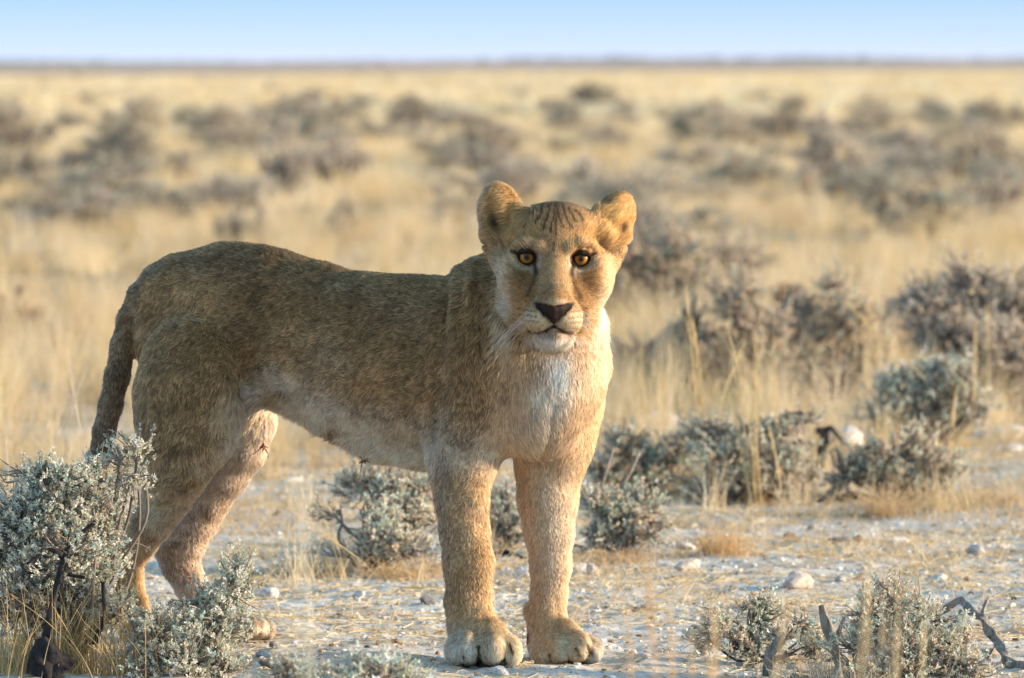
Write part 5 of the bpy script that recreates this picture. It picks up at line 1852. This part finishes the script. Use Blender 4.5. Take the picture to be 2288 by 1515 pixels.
wood('charred black stump with grey roots in the bottom left corner', 'charred_stump', 'stump', -.35,
     [[(95, 1512, 30), (102, 1480, 34), (100, 1450, 26), (92, 1425, 12)], [(110, 1500, 26), (140, 1475, 20), (160, 1490, 10)]], W_CHAR, 3, .35)
wood('weathered grey branch lying across the bottom left corner', 'dead_branch', 'branch', None,
     [[(-20, 1500, 14), (50, 1495, 15), (110, 1478, 13), (150, 1458, 9)], [(120, 1476, 8), (170, 1490, 7), (190, 1462, 6), (205, 1440, 4)]], W_GREY, 5)
wood('dark forked branch rising through the corner sagebrush', 'dead_branch', 'branch', -.3,
     [[(100, 1430, 8), (120, 1340, 7), (150, 1220, 6, .05), (215, 1165, 4, .05)], [(140, 1240, 5), (110, 1225, 4), (60, 1260, 3)], [(210, 1440, 6), (235, 1380, 5), (230, 1300, 4)], [(190, 1290, 4), (150, 1283, 4)]], W_CHAR, 7)
wood('split upright grey stub of dead wood left of the rounded foreground bush', 'dead_stub', 'dead wood', -.12,
     [[(1885, 1500, 12), (1868, 1450, 11), (1850, 1400, 12), (1836, 1352, 6)], [(1868, 1440, 8), (1880, 1400, 5), (1890, 1376, 3)]], W_GREY, 9, .3)
wood('short brown stub poking up left of the split stub', 'dead_stub', 'dead wood', -.25,
     [[(1712, 1510, 9), (1716, 1470, 11), (1742, 1432, 9), (1750, 1424, 5)]], W_GREY, 11, .3)
wood('twisted root lying flat below the sage clump, lower right', 'dead_root', 'dead wood', None,
     [[(1680, 1488, 5), (1740, 1478, 8), (1800, 1465, 9), (1860, 1474, 8), (1930, 1498, 8)], [(1770, 1500, 6), (1850, 1508, 8), (1960, 1512, 8)]], W_GREY, 13, .3)
wood('arching grey root sweeping down to the right edge beside the foreground bush', 'dead_root', 'dead wood', None,
     [[(2108, 1400, 6, .05), (2150, 1412, 7, .085), (2178, 1432, 8, .055), (2190, 1430, 6, .06), (2215, 1452, 10, .035), (2228, 1450, 7, .02), (2250, 1478, 9, .01), (2275, 1476, 7, .0), (2310, 1494, 10)], [(2128, 1440, 11), (2135, 1436, 13, .03), (2150, 1418, 9, .05)],
      [(2195, 1430, 4, .06), (2205, 1425, 4, .09), (2215, 1424, 3, .10)], [(2225, 1450, 5), (2205, 1465, 4)]], W_GREY, 15, .55)
wood('curled charred twig standing in front of the pale boulder', 'charred_twig', 'twig', 7.0,
     [[(1828, 1060, 9), (1836, 1008, 9), (1846, 985, 10), (1840, 965, 9), (1822, 962, 6)], [(1842, 965, 7), (1856, 956, 6), (1872, 975, 4), (1890, 992, 3)]], W_CHAR, 17, .3)
wood('black fallen branch under the dark-based row of shrubs', 'charred_branch', 'branch', None,
     [[(1400, 1105, 5), (1480, 1118, 9), (1560, 1108, 7), (1640, 1122, 10), (1720, 1112, 11), (1760, 1124, 6)], [(1830, 1132, 8), (1900, 1118, 10), (1980, 1128, 8), (2040, 1112, 5)]], W_CHAR, 19, .3)
wood('dark woody stems lying under the small shrub behind the front legs', 'dead_branch', 'branch', None,
     [[(930, 1262, 4), (1020, 1240, 5), (1090, 1252, 6), (1130, 1236, 7), (1172, 1250, 5)], [(1285, 1222, 6), (1330, 1236, 6), (1380, 1222, 5), (1420, 1234, 4), (1470, 1214, 3)]], W_CHAR, 21, .3)
wood('pair of pale bare sticks poking up behind the chest, right side', 'bare_sticks', 'sticks', 3.4,
     [[(1320, 1225, 3), (1345, 1085, 3), (1358, 1040, 4), (1370, 1005, 3)], [(1345, 1235, 4), (1385, 1095, 4), (1405, 1060, 4.5), (1428, 1012, 3.5)]], W_GREY, 23, .1)


# ------------------------------------------------------------------ tall stalks
def stalks(label, specs, seed=1, r=.0016, col=(.66, .50, .26), name='grass_stalks', cat='grass stalks'):
    """specs: (base px, base py, top px, top py, dd) ; a plume of thin fibres forms the head"""
    g = np.random.default_rng(seed)
    pts = []; rad = []; cols = []
    k = 7
    t = np.linspace(0, 1, k)
    for (bx, by, tx, ty, dd, sc) in specs:
        a = at(bx, by, dd); b = at(tx, ty, dd + .02)
        a[2] = max(a[2], 0.0) if by > 0 else a[2]
        for q in range(3):
            off = g.normal(0, .0016 * sc, 3)
            s = a[None] + (b - a)[None] * t[:, None]
            bend = (g.random() - .5) * .06 * np.linalg.norm(b - a)
            s = s + np.stack([np.sin(np.pi * t) * bend, np.zeros(k), np.zeros(k)], 1) + off
            pts.append(s); rad.append(r * (.36 if dd < -4 else .55) * sc * (1 - .6 * t)); cols.append(np.array(col) * (.8 + .4 * g.random()))
        L = np.linalg.norm(b - a)
        for q in range(int(14)):
            f = .55 + .45 * g.random()
            p = a + (b - a) * f
            e = p + (b - a) * .12 + g.normal(0, .007 * sc, 3)
            s = p[None] + (e - p)[None] * t[:, None]
            pts.append(s); rad.append(r * sc * (.2 if dd < -4 else .3) * (1 - .5 * t)); cols.append(np.array(col) * (.85 + .4 * g.random()))
    c0 = np.array(pts)[:, 0].mean(0); c0[2] = 0
    o = curves_obj(name, np.array(pts) - c0, np.array(rad), np.array(cols), MAT_GRASS)
    o.location = c0
    return tag(o, label, cat)


if 'stalk' not in QUICK:
    stalks('tallest golden grass stalks rising from the shrub row just right of the chest', [(1580, 1080, 1548, 720, 5.6, 1.6), (1572, 1060, 1534, 650, 5.6, 1.2), (1590, 1100, 1560, 860, 5.6, 2.0), (1530, 1040, 1512, 880, 5.6, 1.0)], 1, .003)
    stalks('golden stalks forking upward left of the middle shrub of the row', [(1680, 1130, 1634, 860, 5.2, 1.2), (1690, 1130, 1636, 770, 5.2, 1.4), (1610, 900, 1665, 760, 6.2, 1.2), (1700, 1120, 1688, 840, 5.2, 1.2)], 2, .003)
    stalks('straight thin stalks in front of the tall brown scrub', [(1735, 1080, 1728, 780, 5.4, 1.1), (1692, 1090, 1688, 770, 5.4, 1.3), (1745, 1100, 1720, 960, 5.2, 1.1)], 3, .0028)
    stalks('slanting thin stalks crossing before the tall pale sage bush', [(2070, 850, 1905, 690, 7.4, .9), (2120, 1060, 2135, 880, 6.0, 1.3), (2200, 900, 2205, 700, 8, 1.2), (2175, 900, 2180, 720, 8, 1.1)], 4, .003)
    # out-of-focus stalks nearer than the lioness
    stalks('blurred foreground stalks in front of the rounded bush, lower right', [(1901.2, 2180, 1938, 1290, -5.3, 1.28), (1978, 2180, 2010, 1330, -5.3, 1.12), (1952.8, 2180, 1972, 1400, -5.3, 1.44), (2058.8, 2180, 2062, 1420, -5.3, 0.96)], 5, .0022, (.72, .56, .32))
    stalks('blurred foreground stalks before the sparse clump, lower right', [(1586.4, 2180, 1596, 1370, -5.3, 1.2), (1628, 2180, 1580, 1440, -5.3, 1.04), (1670, 2180, 1750, 1400, -5.3, 1.12), (1536.4, 2180, 1546, 1420, -5.3, 0.96)], 6, .0022, (.70, .50, .26))
    stalks('blurred orange stalks rising before the bare ground right of the paws', [(1536, 2180, 1440, 1240, -5.3, 1.04), (1548, 2180, 1500, 1400, -5.3, 1.36), (1429, 2180, 1405, 1380, -5.3, 0.96), (1480.8, 2180, 1452, 1300, -5.3, 0.8)], 7, .0022, (.70, .46, .22))
    stalks('single pale blurred stalk in front of the gap between hind and front legs', [(719.2, 2180, 668, 1090, -5.3, 0.64), (717.6, 2180, 684, 1150, -5.3, 0.64)], 8, .0022, (.78, .68, .48))
    stalks('long thin golden stalk leaning across under the belly', [(820, 1260, 602, 1108, 1.6, .9), (772, 1290, 745, 1190, 1.6, .9), (775, 1300, 730, 1175, 1.6, .7)], 9, .0016)
    stalks('thin pale stalks sticking up behind the big corner sagebrush', [(20, 1080, 12, 960, 2, 1.0), (60, 1060, 45, 1000, 1, .9), (120, 1020, 190, 830, 3, .9), (70, 1120, 110, 940, 3, .8), (180, 960, 150, 780, 4, 1), (235, 1060, 260, 990, 1, .8)], 10, .0016, (.62, .52, .38))
    stalks('long straw bent across the ground right of the rounded grey stone', [(2288, 1420, 2150, 1060, .8, .6), (2200, 1230, 2140, 1060, .8, .5)], 11, .0014)

    def tuft(label, px, py, h_px, n, seed, col=(.58, .42, .22), spread=26, lean=.35, dd=None, rr=.0011):
        g = np.random.default_rng(seed)
        g0 = on_ground(px, py) if dd is None else at(px, py, dd)
        m = g0[1] / FPX
        x = g.normal(0, spread * m, n); y = g.normal(0, spread * m, n)
        h = h_px * m * (.35 + .75 * g.random(n)); a = g.random(n) * 6.28; ln = np.abs(g.normal(0, lean, n))
        t = np.linspace(0, 1, 4)[None, :]
        X = x[:, None] + (np.cos(a) * ln * h)[:, None] * (t + .4 * t * t); Y = y[:, None] + (np.sin(a) * ln * h)[:, None] * (t + .4 * t * t)
        Z = h[:, None] * (t - .25 * ln[:, None] * t * t)
        C = np.array(col) * (.7 + .6 * g.random((n, 1)))
        o = curves_obj('grass_tuft', np.stack([X, Y, Z], 2), (rr * (1 - .7 * t)) * np.ones((n, 1)), C, MAT_GRASS)
        o.location = (g0[0], g0[1], max(float(gz(g0[0], g0[1])[0]), -.02) if dd is None else 0)
        return tag(o, label, 'grass tuft')
    tuft('orange-gold grass tuft spreading left of the smooth pale stone', 1620, 1250, 80, 240, 1, (.62, .42, .21), 40, .6)
    tuft('golden tuft in front of the middle shrub of the row', 1560, 1120, 80, 140, 2, (.62, .43, .22), 20, .5)
    tuft('golden tuft beneath the right half of the shrub row', 1970, 1155, 80, 200, 3, (.60, .43, .24), 30, .6)
    tuft('golden tuft below the greenish shrub at the right end', 2100, 1150, 60, 200, 4, (.56, .42, .24), 50, .6)
    tuft('golden tuft at the foot of the tallest stalks', 1690, 1130, 110, 120, 5, (.64, .47, .24), 18, .4)
    tuft('golden grass growing under the big corner sagebrush', 110, 1505, 210, 420, 6, (.66, .47, .22), 70, .3)
    tuft('golden grass between the two corner sagebrushes', 300, 1512, 160, 220, 7, (.62, .44, .22), 50, .35)
    tuft('dry tuft beside the shrub under the belly, left side', 700, 1280, 90, 160, 8, (.55, .42, .24), 46, .6)
    tuft('dry tuft in front of the shrub under the belly', 900, 1290, 50, 200, 9, (.60, .42, .22), 50, .7)
    tuft('dry upright tuft inside the shrub behind the near front leg', 895, 1215, 70, 60, 10, (.68, .55, .34), 14, .2)
    tuft('brown dry grass patch right of the far front leg', 1380, 1262, 40, 240, 11, (.52, .35, .19), 60, .8)
    tuft('pale dead grass and twigs at the bottom edge below the sage clump', 1860, 1514, 90, 200, 12, (.55, .46, .33), 90, .6)
    tuft('dry grass at the right edge above the arching root', 2230, 1140, 60, 260, 13, (.58, .43, .25), 60, .7)
print('props', round(time.time() - T0, 1))


# ------------------------------------------------------------------ burrs caught in the coat
def burr(label, px, py, dd, segs, seed):
    g = np.random.default_rng(seed)
    pts = []
    k = 5; t = np.linspace(0, 1, k)[:, None]
    for (x0, y0, x1, y1) in segs:
        a, b = at(x0, y0, dd), at(x1, y1, dd - .004)
        pts.append(a + (b - a) * t + np.cumsum(g.normal(0, .0007, (k, 3)), 0))
    c = at(px, py, dd)
    for q in range(26):
        e = c + g.normal(0, .007, 3)
        pts.append(c + (e - c) * t)
    P = np.array(pts)
    o = curves_obj('dry_sprig', P - c, np.full(P.shape[:2], .0011), np.tile(np.array((.22, .11, .045)), (len(P), 1)), MAT_TWIG)
    o.location = c
    tag(o, label, 'sprig')


burr('dry brown sprig caught in the fur of the far hind leg', 588, 996, .46, [(588, 996, 598, 1010), (598, 1010, 602, 1024), (588, 996, 562, 1016), (588, 998, 576, 1006)], 1)
burr('dry brown sprig dangling from the belly fur', 812, 1030, .12, [(812, 1030, 806, 1060), (806, 1060, 800, 1078), (802, 1078, 828, 1102), (800, 1072, 792, 1066), (812, 1030, 802, 1034)], 2)
print('done', round(time.time() - T0, 1))


# ------------------------------------------------------------------ air: thin haze over the plain
if 'haze' not in QUICK:
    hz = bpy.data.materials.new('haze_air')
    hz.use_nodes = True
    t_ = hz.node_tree; t_.nodes.clear()
    ho = t_.nodes.new('ShaderNodeOutputMaterial')
    pv = t_.nodes.new('ShaderNodeVolumePrincipled')
    pv.inputs['Color'].default_value = (0.86, 0.92, 1.0, 1)
    pv.inputs['Density'].default_value = 4.5e-5
    pv.inputs['Anisotropy'].default_value = 0.0
    t_.links.new(pv.outputs[0], ho.inputs['Volume'])
    X_, Y0_, Y1_, Z0_, Z1_ = 31000.0, -31000.0, 31000.0, -2.5, 12.0
    Vh = np.array([(x, y, z) for x in (-X_, X_) for y in (Y0_, Y1_) for z in (Z0_, Z1_)])
    Fh = np.array([(0, 1, 3, 2), (4, 6, 7, 5), (0, 4, 5, 1), (2, 3, 7, 6), (0, 2, 6, 4), (1, 5, 7, 3)])
    ho_ = mesh_np('haze', Vh, Fh, hz, smooth=False)
    tag(ho_, kind='stuff')
